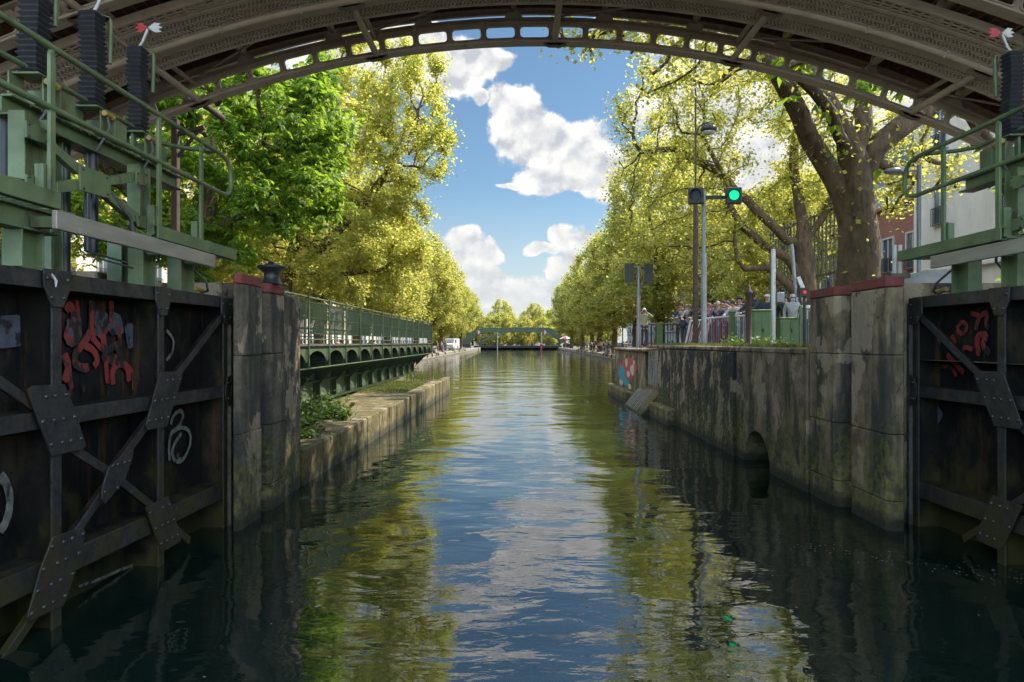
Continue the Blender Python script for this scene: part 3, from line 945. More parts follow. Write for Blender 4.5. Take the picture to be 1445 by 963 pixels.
for pts, w in (([(590, 240), (620, 330), (660, 400)], .2), ([(200, 320), (240, 370), (290, 385)], .1), ([(250, 680), (290, 740)], .15), ([(600, 850), (630, 900), (660, 880)], .14)):
    b = MB(); stroke(b, 1, pts, w * 1.6, z9, .2895); b.build('graffiti_patch', M['ggrey'], rg)
# rag caught on the gate corner
b = MB()
for k in range(4):
    p = [P(*z3(170 + 4 * k, 18), 5.45 - .02 * k), P(*z3(225, 40 + 5 * k), 5.36), P(*z3(255 + 4 * k, 70 + 6 * k), 5.30), P(*z3(262, 95 + 7 * k), 5.31)]
    b.tube(p, .007, 5)
tag(b.build('rope_end', M['white'], origin=P(*z3(200, 40), 5.4)), 'frayed pale rope end hanging over the top beam of the left lock gate', 'rope')

# ------------------------------------------------------------------ green operating gantries over the gates
def gantry(i, label):
    def W(d, y, z): return Vector((-(3.6 + d), y, z)) if i == 0 else Vector((4.87 + d, y + .12, z))
    def WP(px, py, d):
        y = FPX * (3.6 + d) / (VX - px)
        return W(d, y, EYE - (py - VY) / FPX * y)
    t = thing('gate_machine', label, 'lock gate machine', W(.2, 6, 2.8))
    ax = Vector((1, 0, 0))
    def blk(b, d0, d1, y0, y1, z0, z1):
        a, c = W(d0, y0, z0), W(d1, y1, z1)
        b.b2(a.x, c.x, a.y, c.y, a.z, c.z)
    def ibeam(b, d0, d1, y0, y1, z0, z1, axis):
        t_ = .018
        if axis == 'z':
            blk(b, d0, d1, y0, y0 + t_, z0, z1); blk(b, d0, d1, y1 - t_, y1, z0, z1)
            dm = (d0 + d1) / 2
            blk(b, dm - t_ / 2, dm + t_ / 2, y0 + t_, y1 - t_, z0, z1)
        else:
            blk(b, d0, d1, y0, y1, z0, z0 + t_); blk(b, d0, d1, y0, y1, z1 - t_, z1)
            dm = (d0 + d1) / 2
            blk(b, dm - t_ / 2, dm + t_ / 2, y0, y1, z0 + t_, z1 - t_)
    # hand rails
    b = MB()
    b.tube([W(0, 2.6, 4.53), W(0, 8.2, 4.53), W(0, 8.40, 4.50), W(0, 8.50, 4.40), W(0, 8.52, 4.22), W(0, 8.46, 4.10), W(0, 8.3, 4.06), W(0, 2.6, 4.06)], .026, 10)
    b.build('hand_rail', M['green'], t)
    b = MB()
    b.tube([W(.47, 2.6, 4.53), W(.47, 7.55, 4.53), W(.45, 7.78, 4.52), W(.3, 7.95, 4.52), W(.03, 8.12, 4.53)], .024, 10)
    b.tube([W(.47, 2.6, 4.06), W(.47, 7.6, 4.06)], .024, 10)
    b.build('hand_rail', M['green'], t)
    for (d, y) in ((0, 3.6), (0, 5.25), (0, 6.82), (0, 7.72), (.47, 4.4), (.47, 5.95), (.47, 7.2)):
        b = MB()
        s = .0 if d == 0 else .0
        blk(b, d - .014, d + .014, y - .032, y + .032, 3.32, 4.47)
        b.plate([W(d - .014, y - .032, 4.47), W(d - .014, y + .032, 4.47), W(d - .014, y, 4.55)], W(d + .014, y, 0) - W(d - .014, y, 0))
        if d == 0:
            blk(b, d + .02, d + .09, y - .06, y + .02, 3.32, 3.62)
        b.build('rail_post', M['green'], t, bevel=.004)
    # walkway edge and grating
    for (y0, y1) in ((2.6, 5.32), (6.75, 8.62)):
        b = MB()
        blk(b, -.03, -.012, y0, y1, 3.29, 3.42); blk(b, -.012, .04, y0, y1, 3.29, 3.30); blk(b, -.012, .04, y0, y1, 3.41, 3.42)
        blk(b, .5, .515, y0, y1, 3.29, 3.42)
        k = y0
        while k < y1:
            blk(b, .04, .5, k, k + .012, 3.305, 3.335); k += .09
        b.build('walkway', M['green'], t, bevel=.003)
    b = MB(); ibeam(b, .02, .16, 2.6, 5.36, 3.09, 3.27, 'y'); blk(b, -.04, .2, 5.30, 5.48, 3.271, 3.288)
    b.build('girder', M['green'], t, bevel=.003)
    # columns on the gate's top beam
    for (d, y0, y1, z1) in ((.03, 4.98, 5.22, 3.09), (.05, 6.62, 6.86, 3.29), (.05, 7.36, 7.66, 3.29), (.42, 5.86, 6.02, 4.05), (.45, 6.95, 7.1, 3.29)):
        b = MB(); ibeam(b, d, d + .15, y0, y1, 2.72 if d > .3 else 2.815, z1, 'z')
        b.build('column', M['green'], t, bevel=.003)
    # dark screw jacks beside the columns
    b = MB()
    b.tube([W(.5, 6.15, 2.7), W(.5, 6.15, 4.1)], .05, 10); b.tube([W(.5, 5.45, 3.4), W(.5, 5.45, 4.2)], .07, 10)
    b.tube([W(.42, 6.42, 3.1), W(.42, 6.42, 4.05)], .055, 10)
    b.build('jack_screw', M['black'], t)
    # long upper channel
    b = MB(); ibeam(b, .34, .52, 5.30, 7.98, 4.03, 4.19, 'y')
    b.build('upper_beam', M['green'], t, bevel=.003)
    r = MB()
    for k in range(20): r.rivet(W(.335, 5.5 + k * .125, 4.16), W(-1, 0, 0) - W(0, 0, 0), .011)
    r.build('bolts', M['rivet'], t)
    # side frames
    for (y0, y1) in ((5.20, 5.46), (6.78, 6.98)):
        b = MB(); ibeam(b, .17, .30, y0, y1, 3.42, 4.03, 'z')
        b.build('frame_column', M['green'], t, bevel=.003)
    def pl(pts, d, th=.02):
        b = MB(); b.plate([WP(*p, d) for p in pts], W(th, 0, 0) - W(0, 0, 0)); return b
    ar = [([(52, 175), (80, 203), (113, 232), (113, 247), (80, 218), (52, 192)], .12),
          ([(81, 257), (113, 253), (113, 269), (81, 273)], .12), ([(155, 250), (193, 243), (193, 257), (156, 262)], .12),
          ([(157, 270), (208, 311), (205, 325), (150, 279)], .12), ([(0, 246), (81, 262), (81, 276), (0, 258)], .13)]
    for pts, d in ar:
        b = pl(pts, d, .06)
        b.build('link_arm', M['green'], t, bevel=.004)
    for pts in ([(113, 232), (156, 249), (157, 281), (114, 269)], [(193, 242), (209, 245), (209, 264), (193, 260)], [(194, 303), (210, 307), (210, 325), (196, 320)],
                [(38, 170), (68, 184), (68, 205), (38, 194)], [(38, 246), (72, 254), (72, 268), (38, 262)]):
        b = pl(pts, .095, .02)
        g = b.build('link_plate', M['green'], t, bevel=.003)
        r = MB()
        cx, cy = sum(p[0] for p in pts) / 4, sum(p[1] for p in pts) / 4
        for p in pts:
            q = (cx + (p[0] - cx) * .78, cy + (p[1] - cy) * .72)
            r.rivet(WP(*q, .094), W(-1, 0, 0) - W(0, 0, 0), .013)
        r.build('bolts', M['rivet'], g)
    # scuffed grey board along the foot of the machine
    b = MB(); blk(b, -.19, -.15, 5.03, 7.66, 3.095, 3.235)
    b.build('fender_board', M['aluplank'], t, bevel=.006)
    for y in (5.15, 6.74, 7.5):
        b = MB(); blk(b, -.15, .06, y - .04, y + .04, 3.12, 3.2); b.build('board_bracket', M['green'], t)
    # bellows
    for k, y in enumerate((5.70, 6.48, 7.25)):
        hw = (.092, .088, .082)[k]
        br = MB()
        blk(br, .33, .60, y - .16, y + .16, 4.19, 4.215); blk(br, .36, .375, y - .02, y + .15, 4.215, 4.47); blk(br, .55, .565, y - .15, y + .02, 4.215, 4.47)
        blk(br, .30, .58, y + .10, y + .30, 4.19, 4.40); blk(br, .34, .56, y - .11, y + .11, 4.46, 4.478)
        brk = br.build('bellows_bracket', M['green'], t, bevel=.003)
        fb = MB()
        fb.tube([W(.31, y - .05, 4.42), W(.31, y + .05, 4.42)], .028, 8); fb.tube([W(.30, y + .05, 4.40), W(.30, y + .09, 4.42)], .02, 8)
        fb.build('fitting', M['yellow'], brk)
        cb = MB(); cb.tube([W(.31, y, 4.40), W(.30, y + .02, 4.30), W(.31, y - .04, 4.2), W(.35, y - .1, 4.05)], .012, 6)
        cb.build('cable', M['cable'], brk)
        b = MB()
        nf = 19
        vs, fs = [], []
        for q in range(nf * 2 + 1):
            z = 4.482 + .9 * q / (nf * 2)
            w = hw if q % 2 else hw * .76
            lean = .01 * math.sin(q * .21 + k)
            for (a, c) in ((-1, -1), (1, -1), (1, 1), (-1, 1)):
                vs.append(W(.45 + lean + a * w, y + c * w, z))
        for q in range(nf * 2):
            for j in range(4):
                fs.append((q * 4 + j, q * 4 + (j + 1) % 4, q * 4 + 4 + (j + 1) % 4, q * 4 + 4 + j))
        fs.append(tuple(range(nf * 8, nf * 8 + 4)))
        b.add(vs, fs)
        bl = b.build('bellows', M['rubber'], t)
        b = MB()
        if k < 1: b.tube([W(.45, y, 5.38), W(.43, y + .03, 5.45), W(.4, y + .02, 5.7), W(.4, y, 6.1)], .016, 6)
        elif k == 1: b.tube([W(.45, y, 5.38), W(.42, y + .02, 5.46), W(.38, y + .05, 5.62), W(.36, y + .05, 6.1)], .016, 6)
        else: b.tube([W(.45, y, 5.38), W(.42, y + .03, 5.46), W(.37, y + .04, 5.60)], .014, 6)
        b.build('top_rod', M['frame'], bl)
        b = MB(); b.tube([W(.45, y, 5.39), W(.36, y + .12, 5.40), W(.36, y + .14, 5.35), W(.36, y + .12, 4.95)], [.008, .008, .02, .02], 6)
        b.build('top_arm', M['green'], bl)
        if k == 2:
            c = W(.37, y + .04, 5.62)
            for (side, mm) in ((-1, 'red'), (1, 'white')):
                b = MB()
                for a in (-.35, .1, .5):
                    e = Vector((side * math.cos(a) * .15, .02, math.sin(a) * .11))
                    b.plate([c, c + e * .5 + Vector((0, 0, .03)), c + e, c + e * .5 - Vector((0, 0, .03))], (0, .008, 0))
                b.build('pennant', M[mm], bl)
    # hydraulic pipes and loose cable
    for pts, r in (([W(.2, 6.05, 3.62), W(.2, 6.05, 3.02), W(.15, 6.6, 2.98), W(.2, 6.9, 2.95)], .011), ([W(.25, 6.05, 3.62), W(.25, 6.05, 3.07), W(.2, 6.6, 3.03), W(.25, 6.9, 3.0)], .011),
                   ([W(.1, 6.75, 3.6), W(.05, 6.9, 3.3), W(.1, 7.0, 3.1), W(.3, 7.1, 2.95)], .014), ([W(.15, 6.1, 3.7), W(.1, 6.5, 3.45), W(.12, 6.6, 3.2)], .02),
                   ([W(.1, 7.7, 3.1), W(.0, 7.85, 2.95), W(.05, 8.0, 2.86), W(.3, 8.2, 2.82)], .014)):
        b = MB(); b.tube(pts, r, 6); b.build('hose', M['cable'], t)
    b = MB(); b.tube([W(.12, 7.85, 2.88), W(.12, 8.05, 2.86)], .028, 8); b.tube([W(.18, 7.7, 2.86), W(.18, 7.8, 2.86)], .024, 8)
    b.build('fitting', M['yellow'], t)
    return t
gl = gantry(0, 'green steel gate machine with black bellows and hand rails above the left lock gate')
gr = gantry(1, 'green steel gate machine with black bellows and hand rails above the right lock gate')
# grey valve blocks and beams behind the gates
for i, s in ((0, -1), (1, 1)):
    x = -4.75 if i == 0 else 6.0
    b = MB()
    b.b2(x - .35, x + .35, 5.6, 6.1, 2.721, 3.05); b.b2(x - .3, x + .35, 7.1, 7.9, 2.721, 3.0)
    b.plate([(x - .25, 6.4, 2.721), (x - .25, 7.0, 2.721), (x - .25, 6.4, 3.1)], (.5, 0, 0))
    tag(b.build('concrete_block', M['concrete'], origin=(x, 6.5, 2.72), bevel=.02), 'dark concrete blocks on the lock wall behind the %s gate machine' % ('left' if i == 0 else 'right'), 'concrete block')

# black mushroom bollard on the left pier
b = MB()
pb = P(383, 398, 9.35); pb.z = 3.051
b.lathe(pb, [(.15, 0), (.13, .03), (.105, .08), (.10, .14), (.12, .18), (.18, .215), (.195, .235), (.17, .255), (.05, .275), (.045, .30), (.02, .31)], 20)
tag(b.build('mooring_bollard', M['black'], origin=pb), 'black mushroom shaped mooring bollard on top of the left pier', 'bollard')
# ------------------------------------------------------------------ arched iron footbridge overhead
AX0, AZ, AQ = .36, 7.51, .0297
def arc_x(u):
    """position across the canal at arc length u from the crown"""
    # numeric inverse of the parabola's arc length
    lo, hi = 0.0, 14.0
    a = abs(u)
    def ln(x):
        k = 2 * AQ * x
        return x / 2 * math.sqrt(1 + k * k) + math.asinh(k) / (4 * AQ)
    for _ in range(40):
        m = (lo + hi) / 2
        if ln(m) < a: lo = m
        else: hi = m
    return math.copysign(lo, u)
_AC = {}
def AP(u, h, y):
    k = round(u, 4)
    if k not in _AC:
        x = arc_x(u)
        s = -2 * AQ * x
        n = math.sqrt(1 + s * s)
        _AC[k] = (AX0 + x, AZ - AQ * x * x, -s / n, 1 / n)
    x, z, nx, nz = _AC[k]
    return Vector((x + nx * h, y, z + nz * h))
ab = thing('arch_bridge', 'taupe iron arch footbridge with pierced ribs and timber deck crossing overhead', 'bridge', (AX0, 8, 2.1))
U0 = 11.6
def ribbon(b, y0, y1, h0, h1, n=60, u0=-U0, u1=U0):
    """curved solid strip between two depths and two heights above the arch line"""
    vs, fs = [], []
    for k in range(n + 1):
        u = u0 + (u1 - u0) * k / n
        vs += [AP(u, h0, y0), AP(u, h0, y1), AP(u, h1, y1), AP(u, h1, y0)]
    for k in range(n):
        for j in range(4):
            fs.append((k * 4 + j, (k + 1) * 4 + j, (k + 1) * 4 + (j + 1) % 4, k * 4 + (j + 1) % 4))
    fs += [(3, 2, 1, 0), (n * 4, n * 4 + 1, n * 4 + 2, n * 4 + 3)]
    b.add(vs, fs)
PITCH = .59
HW = .39
def rib(y, name_m, bright=False):
    b = MB()
    th = .035
    ribbon(b, y - .10, y + .10, -.012, .018)
    ribbon(b, y - .10, y + .10, HW, HW + .03)
    n = int(2 * U0 / PITCH)
    for k in range(n):
        ua = -U0 + k * PITCH; ub = ua + PITCH; um = (ua + ub) / 2
        oh0, oh1 = .095, .295
        ow = .245
        rad = .055
        inner, outer = [], []
        for (sx, sz) in ((1, 1), (-1, 1), (-1, -1), (1, -1)):
            ccx, ccz = um + sx * (ow - rad), ((oh1 - rad) if sz > 0 else (oh0 + rad))
            base = {(1, 1): 0, (-1, 1): 90, (-1, -1): 180, (1, -1): 270}[(sx, sz)]
            for q in range(4):
                a = R(base + q * 30)
                inner.append((ccx + rad * math.cos(a), ccz + rad * math.sin(a)))
        for (x, z) in inner:
            dx, dz = x - um, z - (oh0 + oh1) / 2
            hw2, hz = PITCH / 2, None
            top = HW - (oh0 + oh1) / 2; bot = (oh0 + oh1) / 2 - .018
            lim = top if dz > 0 else bot
            f = min(hw2 / max(1e-6, abs(dx)), lim / max(1e-6, abs(dz)))
            # keep the ring order: push to the cell border
            if abs(dx) / ow > abs(dz) / ((oh1 - oh0) / 2): outer.append((um + math.copysign(hw2, dx), (oh0 + oh1) / 2 + dz * (1 if abs(dz) < .02 else lim / ((oh1 - oh0) / 2))))
            else: outer.append((um + dx * hw2 / ow, (oh0 + oh1) / 2 + math.copysign(lim, dz)))
        m = len(inner)
        vs = []
        for yy in (y - th / 2, y + th / 2):
            vs += [AP(x, z, yy) for (x, z) in inner] + [AP(x, z, yy) for (x, z) in outer]
        fs = []
        for j in range(m):
            j2 = (j + 1) % m
            fs.append((j, j2, m + j2, m + j))
            fs.append((2 * m + j, 3 * m + j, 3 * m + j2, 2 * m + j2))
            fs.append((j, 2 * m + j, 2 * m + j2, j2))
        b.add(vs, fs)
        # raised lip round the opening
        vs, fs = [], []
        for yy in (y - th / 2 - .02, y - th / 2):
            for g in (1.0, 1.13):
                vs += [AP(um + (x - um) * g, (oh0 + oh1) / 2 + (z - (oh0 + oh1) / 2) * (g * 1.05 if g > 1 else 1), yy) for (x, z) in inner]
        for j in range(m):
            j2 = (j + 1) % m
            fs += [(j, m + j, m + j2, j2), (m + j, 3 * m + j, 3 * m + j2, m + j2), (j, j2, 2 * m + j2, 2 * m + j)]
        b.add(vs, fs)
    return b.build('arch_rib', name_m, ab)
RY = (12.0, 10.14, 8.76, 6.6, 4.8)
for y in RY[:4]:
    rib(y, M['archpaint'])

def lattice(y0, y1, h):
    b = MB()
    n = int(2 * U0 / .06)
    w = (y1 - y0)
    cols = max(2, int(round(w / .18)) * 2)
    for k in range(n):
        u = -U0 + k * .06
        for c in range(cols):
            ya = y0 + w * c / cols; yb = y0 + w * (c + 1) / cols
            ua, ub = (u, u + .06) if c % 2 == 0 else (u + .06, u)
            p0, p1 = AP(ua, h, ya), AP(ub, h, yb)
            b.bar(p0, p1, .028, .018, up=AP(u, 1, 0) - AP(u, 0, 0))
    for yy in (y0, y1):
        ribbon(b, yy - .035, yy + .035, h - .012, h + .014)
    ribbon(b, y0, y1, h + .022, h + .03)
    return b.build('lattice_strip', M['archdark'], ab)
lattice(10.26, 10.62, .03)
lattice(9.52, 9.98, .03)
# slotted flange plates
def slotted(y0, h):
    b = MB()
    for k in range(3): ribbon(b, y0 + k * .075, y0 + k * .075 + .03, h, h + .012)
    n = int(2 * U0 / .14)
    for k in range(n):
        u = -U0 + k * .14
        vs = [AP(u, h + .001, y0), AP(u + .045, h + .001, y0), AP(u + .045, h + .001, y0 + .18), AP(u, h + .001, y0 + .18)]
        up = AP(u, 1, 0) - AP(u, 0, 0)
        b.plate(vs, up * .010)
    ribbon(b, y0 - .012, y0, h, h + .12)
    ribbon(b, y0 - .01, y0 + .19, h + .10, h + .11)
    return b.build('slotted_flange', M['archpaint'], ab)
slotted(9.27, .02)
# lower chord pipe along the middle rib, with clips
b = MB()
b.tube([AP(-U0 + 2 * U0 * k / 70, .0, 10.02) for k in range(71)], .05, 10)
pp = b.build('chord_pipe', M['archpaint'], ab)
b = MB()
for k in range(18):
    u = -U0 + 1.2 * k + .8
    b.tube([AP(u, -.05, 10.02), AP(u, .0, 9.96), AP(u, .14, 10.0), AP(u + .02, .3, 10.1)], .016, 6)
b.build('clip', M['archpaint'], pp)
# bracing tubes along the canal between the ribs, paired with struts
for x in (-8.7, -5.6, -2.5, .62, 3.72, 6.85, 9.9):
    u = (x - AX0)
    # convert to arc length
    k = 2 * AQ * u
    ul = u / 2 * math.sqrt(1 + k * k) + math.asinh(k) / (4 * AQ)
    b = MB()
    b.tube([AP(ul, .03, 12.0), AP(ul, .03, 10.14)], .055, 10)
    b.tube([AP(ul, .06, 10.1), AP(ul, .06, 4.6)], .05, 10)
    b.build('bracing_tube', M['archpaint'], ab)
    if abs(x + 5.6) < .1:
        s_ = MB(); s_.tube([AP(ul, .03, 12.12), AP(ul, .03, 12.9)], .06, 10); s_.build('stub_tube', M['rustpost'], ab)
    b = MB()
    b.tube([AP(ul + .02, .36, 12.0), AP(ul + .02, .30, 10.14)], .04, 8)
    b.tube([AP(ul + .02, .36, 10.1), AP(ul + .02, .36, 4.6)], .035, 8)
    for y in RY[:4]:
        for (a, c) in ((-.22, .02), (.22, .02)):
            b.plate([AP(ul - .2, -.012, y - .06), AP(ul + .2, -.012, y - .06), AP(ul + .1, -.05, y - .06), AP(ul - .1, -.05, y - .06)], (0, .12, 0))
    b.build('bracing_strut', M['archpaint'], ab)
# diagonal rods
b = MB()
xs = [-9.0, -5.9, -2.86, .26, 3.4, 6.6, 9.7]
for k in range(len(xs) - 1):
    b.tube([AP(xs[k], .42, 11.9), AP(xs[k + 1], .42, 10.3)], .018, 6)
    b.tube([AP(xs[k], .42, 8.9), AP(xs[k + 1], .42, 6.8)], .02, 6)
    b.tube([AP(xs[k + 1], .42, 8.9), AP(xs[k], .42, 6.8)], .02, 6)
b.build('diagonal_rod', M['archpaint'], ab)
# timber deck: boards running with the canal, cross joists and hangers
b = MB()
n = int(2 * U0 / .17)
for k in range(n):
    u = -U0 + k * .17
    j = random.uniform(-.008, .008)
    for (ya, yb) in ((4.0, 7.4), (7.41, 10.2), (10.21, 12.45)):
        vs = [AP(u, .86 + j, ya), AP(u + .158, .86 + j, ya), AP(u + .158, .86 + j, yb), AP(u, .86 + j, yb)]
        b.plate(vs, (AP(u, 1, 0) - AP(u, 0, 0)) * .05)
def wood_island(ctx, col):
    g = ctx['N'].new('ShaderNodeNewGeometry')
    return mixc(ctx, col, rng(ctx, g.outputs['Random Per Island'], .2, 1.0), (.045, .024, .014))
M['boards'] = mat('bridge deck boards', (.155, .072, .033), (.08, .038, .02), .75, scale=3, bump=.3, stretch=(6, .6, 6), extra=wood_island)
b.build('deck_boards', M['boards'], ab)
b = MB()
for y in (4.3, 5.4, 6.5, 7.6, 8.7, 9.6, 10.5, 11.4, 12.2):
    ribbon(b, y - .05, y + .05, .70, .855)
b.build('joists', M['wood'], ab)
b = MB()
n = 15
for k in range(n):
    u = -U0 + 1.55 * k + .3
    for (ya, yb) in ((8.76, 12.0), (4.8, 8.76)):
        b.bar(AP(u, .60, ya), AP(u, .60, yb), .06, .10)
    for y in RY[:4]:
        p, q = AP(u, HW + .03, y), AP(u, .86, y)
        b.bar(p, q, .09, .05, up=(0, 1, 0))
        b.plate([AP(u - .18, HW + .03, y - .03), AP(u + .18, HW + .03, y - .03), AP(u + .06, HW + .2, y - .03), AP(u - .06, HW + .2, y - .03)], (0, .06, 0))
b.build('deck_hangers', M['archpaint'], ab)
b = MB()
ribbon(b, 12.46, 12.52, .74, .95); ribbon(b, 3.94, 3.99, .74, .95)
b.build('deck_edge', M['archpaint'], ab)
# parapet rails of the bridge, seen only from further off
b = MB()
for k in range(48):
    u = -U0 + .5 * k
    b.bar(AP(u, .93, 12.44), AP(u, 1.95, 12.44), .03, .03, up=(0, 1, 0))
b.tube([AP(-U0 + 2 * U0 * k / 40, 1.95, 12.44) for k in range(41)], .03, 6)
b.tube([AP(-U0 + 2 * U0 * k / 40, 1.45, 12.44) for k in range(41)], .02, 6)
b.build('parapet', M['archpaint'], ab)
# abutments under the springings
for s in (-1, 1):
    b = MB()
    x0, x1 = (s * 10.3 + AX0, s * 12.6 + AX0)
    b.b2(x0, x1, 3.9, 12.5, 2.0, 4.2)
    b.build('abutment', M['concrete'], ab)

# brown lamp pole by the left springing
t = thing('lamp_pole', 'brown steel pole with a short side bracket standing before the chestnut tree', 'pole', (-6.55, 13.0, 2.1))
b = MB(); b.bar((-6.55, 13, .7), (-6.55, 13, 6.5), .12, .12, up=(0, 1, 0)); b.build('pole', M['rustpost'], t, bevel=.01)
b = MB(); b.bar((-6.6, 13, 6.2), (-6.0, 13, 6.35), .07, .07); b.bar((-6.5, 13, 5.8), (-6.1, 13, 6.3), .05, .05); b.build('bracket', M['rustpost'], t)

# ------------------------------------------------------------------ green swing bridge swung open along the left quay
sb = thing('swing_bridge', 'long green iron swing bridge with slatted railing, swung open along the left quay', 'swing bridge', (-6.8, 24, .6))
SX, SY0, SY1 = -4.6, 11.6, 36.0
bay = 1.6
nb = int((SY1 - SY0) / bay)
SY1 = SY0 + nb * bay
def side(x, inw):
    """railing along x; inw = +1 when the deck lies at smaller x"""
    for k in range(nb):
        y0 = SY0 + k * bay
        b = MB()
        for j in range(19):
            y = y0 + .03 + (j + .5) * (bay - .06) / 19
            b.bar((x, y, 2.46), (x, y, 3.13), .012, .030, up=(0, 1, 0))
        b.bar((x, y0 + .03, 2.45), (x, y0 + bay - .03, 2.45), .03, .025); b.bar((x, y0 + .03, 3.14), (x, y0 + bay - .03, 3.14), .03, .025)
        b.bar((x, y0 + .03, 2.80), (x, y0 + bay - .03, 2.80), .02, .02)
        b.build('railing_panel', M['dgreen'], sb)
    for k in range(nb + 1):
        y = SY0 + k * bay
        b = MB()
        b.bar((x + .03, y, 1.68), (x + .03, y, 3.22), .035, .05, up=(0, 1, 0))
        b.bar((x + .03, y, 3.2), (x + .03, y, 3.27), .06, .07, up=(0, 1, 0))
        b.build('railing_post', M['lgreen'], sb)
    b = MB()
    b.tube([(x, SY0, 3.24), (x, SY1, 3.24)], .022, 8); b.tube([(x, SY0, 2.32), (x, SY1, 2.32)], .014, 6)
    b.build('top_rail', M['lgreen'], sb)
side(SX, 1); 
b = MB()
for k in range(nb + 1):
    y = SY0 + k * bay
    b.bar((-9.2, y, 2.2), (-9.2, y, 3.3), .06, .06, up=(0, 1, 0))
for z in (3.28, 2.85, 2.5): b.bar((-9.2, SY0, z), (-9.2, SY1, z), .04, .04)
b.build('far_railing', M['dgreen'], sb)
# deck, scalloped fascia, outrigger brackets, plate girder
b = MB(); b.b2(-9.2, SX - .06, SY0, SY1, 2.08, 2.18); b.build('deck', M['asphalt'], sb)
b = MB()
for k in range(nb):
    y0 = SY0 + k * bay; y1 = y0 + bay
    prof = [(y0, 2.17), (y0, 1.72)]
    for q in range(13):
        a = math.pi - math.pi * q / 12
        prof.append((y0 + bay / 2 + (bay / 2 - .02) * math.cos(a), 1.72 + .34 * math.sin(a)))
    prof += [(y1 - .002, 1.72), (y1 - .002, 2.17)]
    b.plate([(SX - .05, y, z) for y, z in prof], (.03, 0, 0))
b.build('scalloped_fascia', M['lgreen'], sb)
b = MB(); b.b2(SX - .06, SX + .03, SY0, SY1, 2.171, 2.195); b.build('kerb_angle', M['seal'], sb)
b = MB(); b.tube([(SX + .03, SY0, 1.68), (SX + .03, SY1, 1.68)], .018, 8); b.build('lower_rod', M['lgreen'], sb)
for k in range(nb + 1):
    y = SY0 + k * bay
    b = MB()
    prof = [(SX + .02, 1.66), (SX + .02, 1.78), (SX - .2, 2.0), (SX - .8, 2.05), (SX - .8, 1.05), (SX - .62, 1.2), (SX - .35, 1.5)]
    b.plate([(x, y - .012, z) for x, z in prof], (0, .024, 0))
    b.build('bracket', M['dgreen'], sb)
GXb = SX - .8
b = MB(); b.b2(GXb - .012, GXb, SY0, SY1 - 1.2, .76, 2.06)
b.build('girder_web', M['lgreen'], sb)
b = MB(); b.b2(GXb - .17, GXb + .17, SY0, SY1 - 1.2, .70, .757); b.b2(GXb - .14, GXb + .14, SY0, SY1 - 1.2, 1.22, 1.26)
b.build('girder_flange', M['dgreen'], sb)
for k in range(nb):
    y = SY0 + k * bay + .0
    if y > SY1 - 1.3: continue
    b = MB()
    b.b2(GXb + .002, GXb + .15, y - .03, y + .03, .76, 1.2); b.b2(GXb + .001, GXb + .03, y - .12, y + .12, .76, 1.2)
    b.build('girder_stiffener', M['dgreen'], sb)
b = MB(); b.b2(-8.6, -8.4, SY0, SY1 - 1.2, .76, 2.06); b.b2(-8.4, GXb - .02, SY0 + .5, SY0 + .55, .8, 2.0); b.b2(-8.4, GXb - .02, SY1 - 2.3, SY1 - 1.25, .8, 2.0)
b.build('inner_girder', M['dgreen'], sb)
b = MB(); b.lathe((-7, 23, .66), [(1.3, 0), (1.3, .12), (1.0, .14), (.9, .8)], 24); b.build('pivot', M['black'], sb)

# ------------------------------------------------------------------ trees
def grow(start, attr, step, di, dk, iters=140, rs=None):
    """space colonisation: start = list of (pos, parent); attr = (n,3) points the twigs reach for"""
    pos = [np.array(p, float) for p, _ in start]
    par = [q for _, q in start]
    A = np.array(attr, float)
    alive = np.ones(len(A), bool)
    near = np.full(len(A), -1); nd = np.full(len(A), 1e9)
    def upd(i0):
        for i in range(i0, len(pos)):
            d = np.linalg.norm(A - pos[i], axis=1)
            m = d < nd
            nd[m] = d[m]; near[m] = i
        alive[nd < dk] = False
    upd(0)
    for _ in range(iters):
        idx = np.where(alive & (nd < di))[0]
        if len(idx) == 0: break
        n0 = len(pos)
        acc = {}
        for a in idx:
            v = A[a] - pos[near[a]]
            acc.setdefault(near[a], []).append(v / (np.linalg.norm(v) + 1e-6))
        for k, vs in acc.items():
            d = np.mean(vs, axis=0) + rs.normal(0, .18, 3) + np.array([0, 0, .05])
            l = np.linalg.norm(d)
            if l < 1e-3: continue
            pos.append(pos[k] + d / l * step); par.append(k)
        upd(n0)
        if len(pos) > 5200: break
    return np.array(pos), par

def limb_mesh(b, pos, par, base_r, tip_r=.008, expo=1.95, fixed=None, kinks=True):
    n = len(pos)
    kids = [[] for _ in range(n)]
    for i, p in enumerate(par):
        if p >= 0: kids[p].append(i)
    w = np.zeros(n)
    for i in range(n - 1, -1, -1):
        if not kids[i]: w[i] = 1
        else: w[i] = sum(w[k] for k in kids[i])
    rad = w ** (1 / expo)
    rad = rad / rad[0] * base_r
    rad = np.maximum(rad, tip_r)
    if fixed:
        for k, r in fixed.items(): rad[k] = max(rad[k], r)
    done = [False] * n
    for i in range(n):
        if par[i] >= 0 and kids[par[i]] and max(kids[par[i]], key=lambda q: rad[q]) == i: continue
        chain = [i]
        while kids[chain[-1]]:
            chain.append(max(kids[chain[-1]], key=lambda q: rad[q]))
        pts = [pos[c] for c in chain]; rr = [rad[c] for c in chain]
        if par[i] >= 0:
            pts = [pos[par[i]]] + pts; rr = [min(rad[par[i]], rr[0] * 1.15)] + rr
        if len(pts) < 2: continue
        b.tube([Vector(p) for p in pts], [float(r) for r in rr], 12 if rr[0] > .12 else (7 if rr[0] > .04 else 4), cap=False)
    return rad, kids

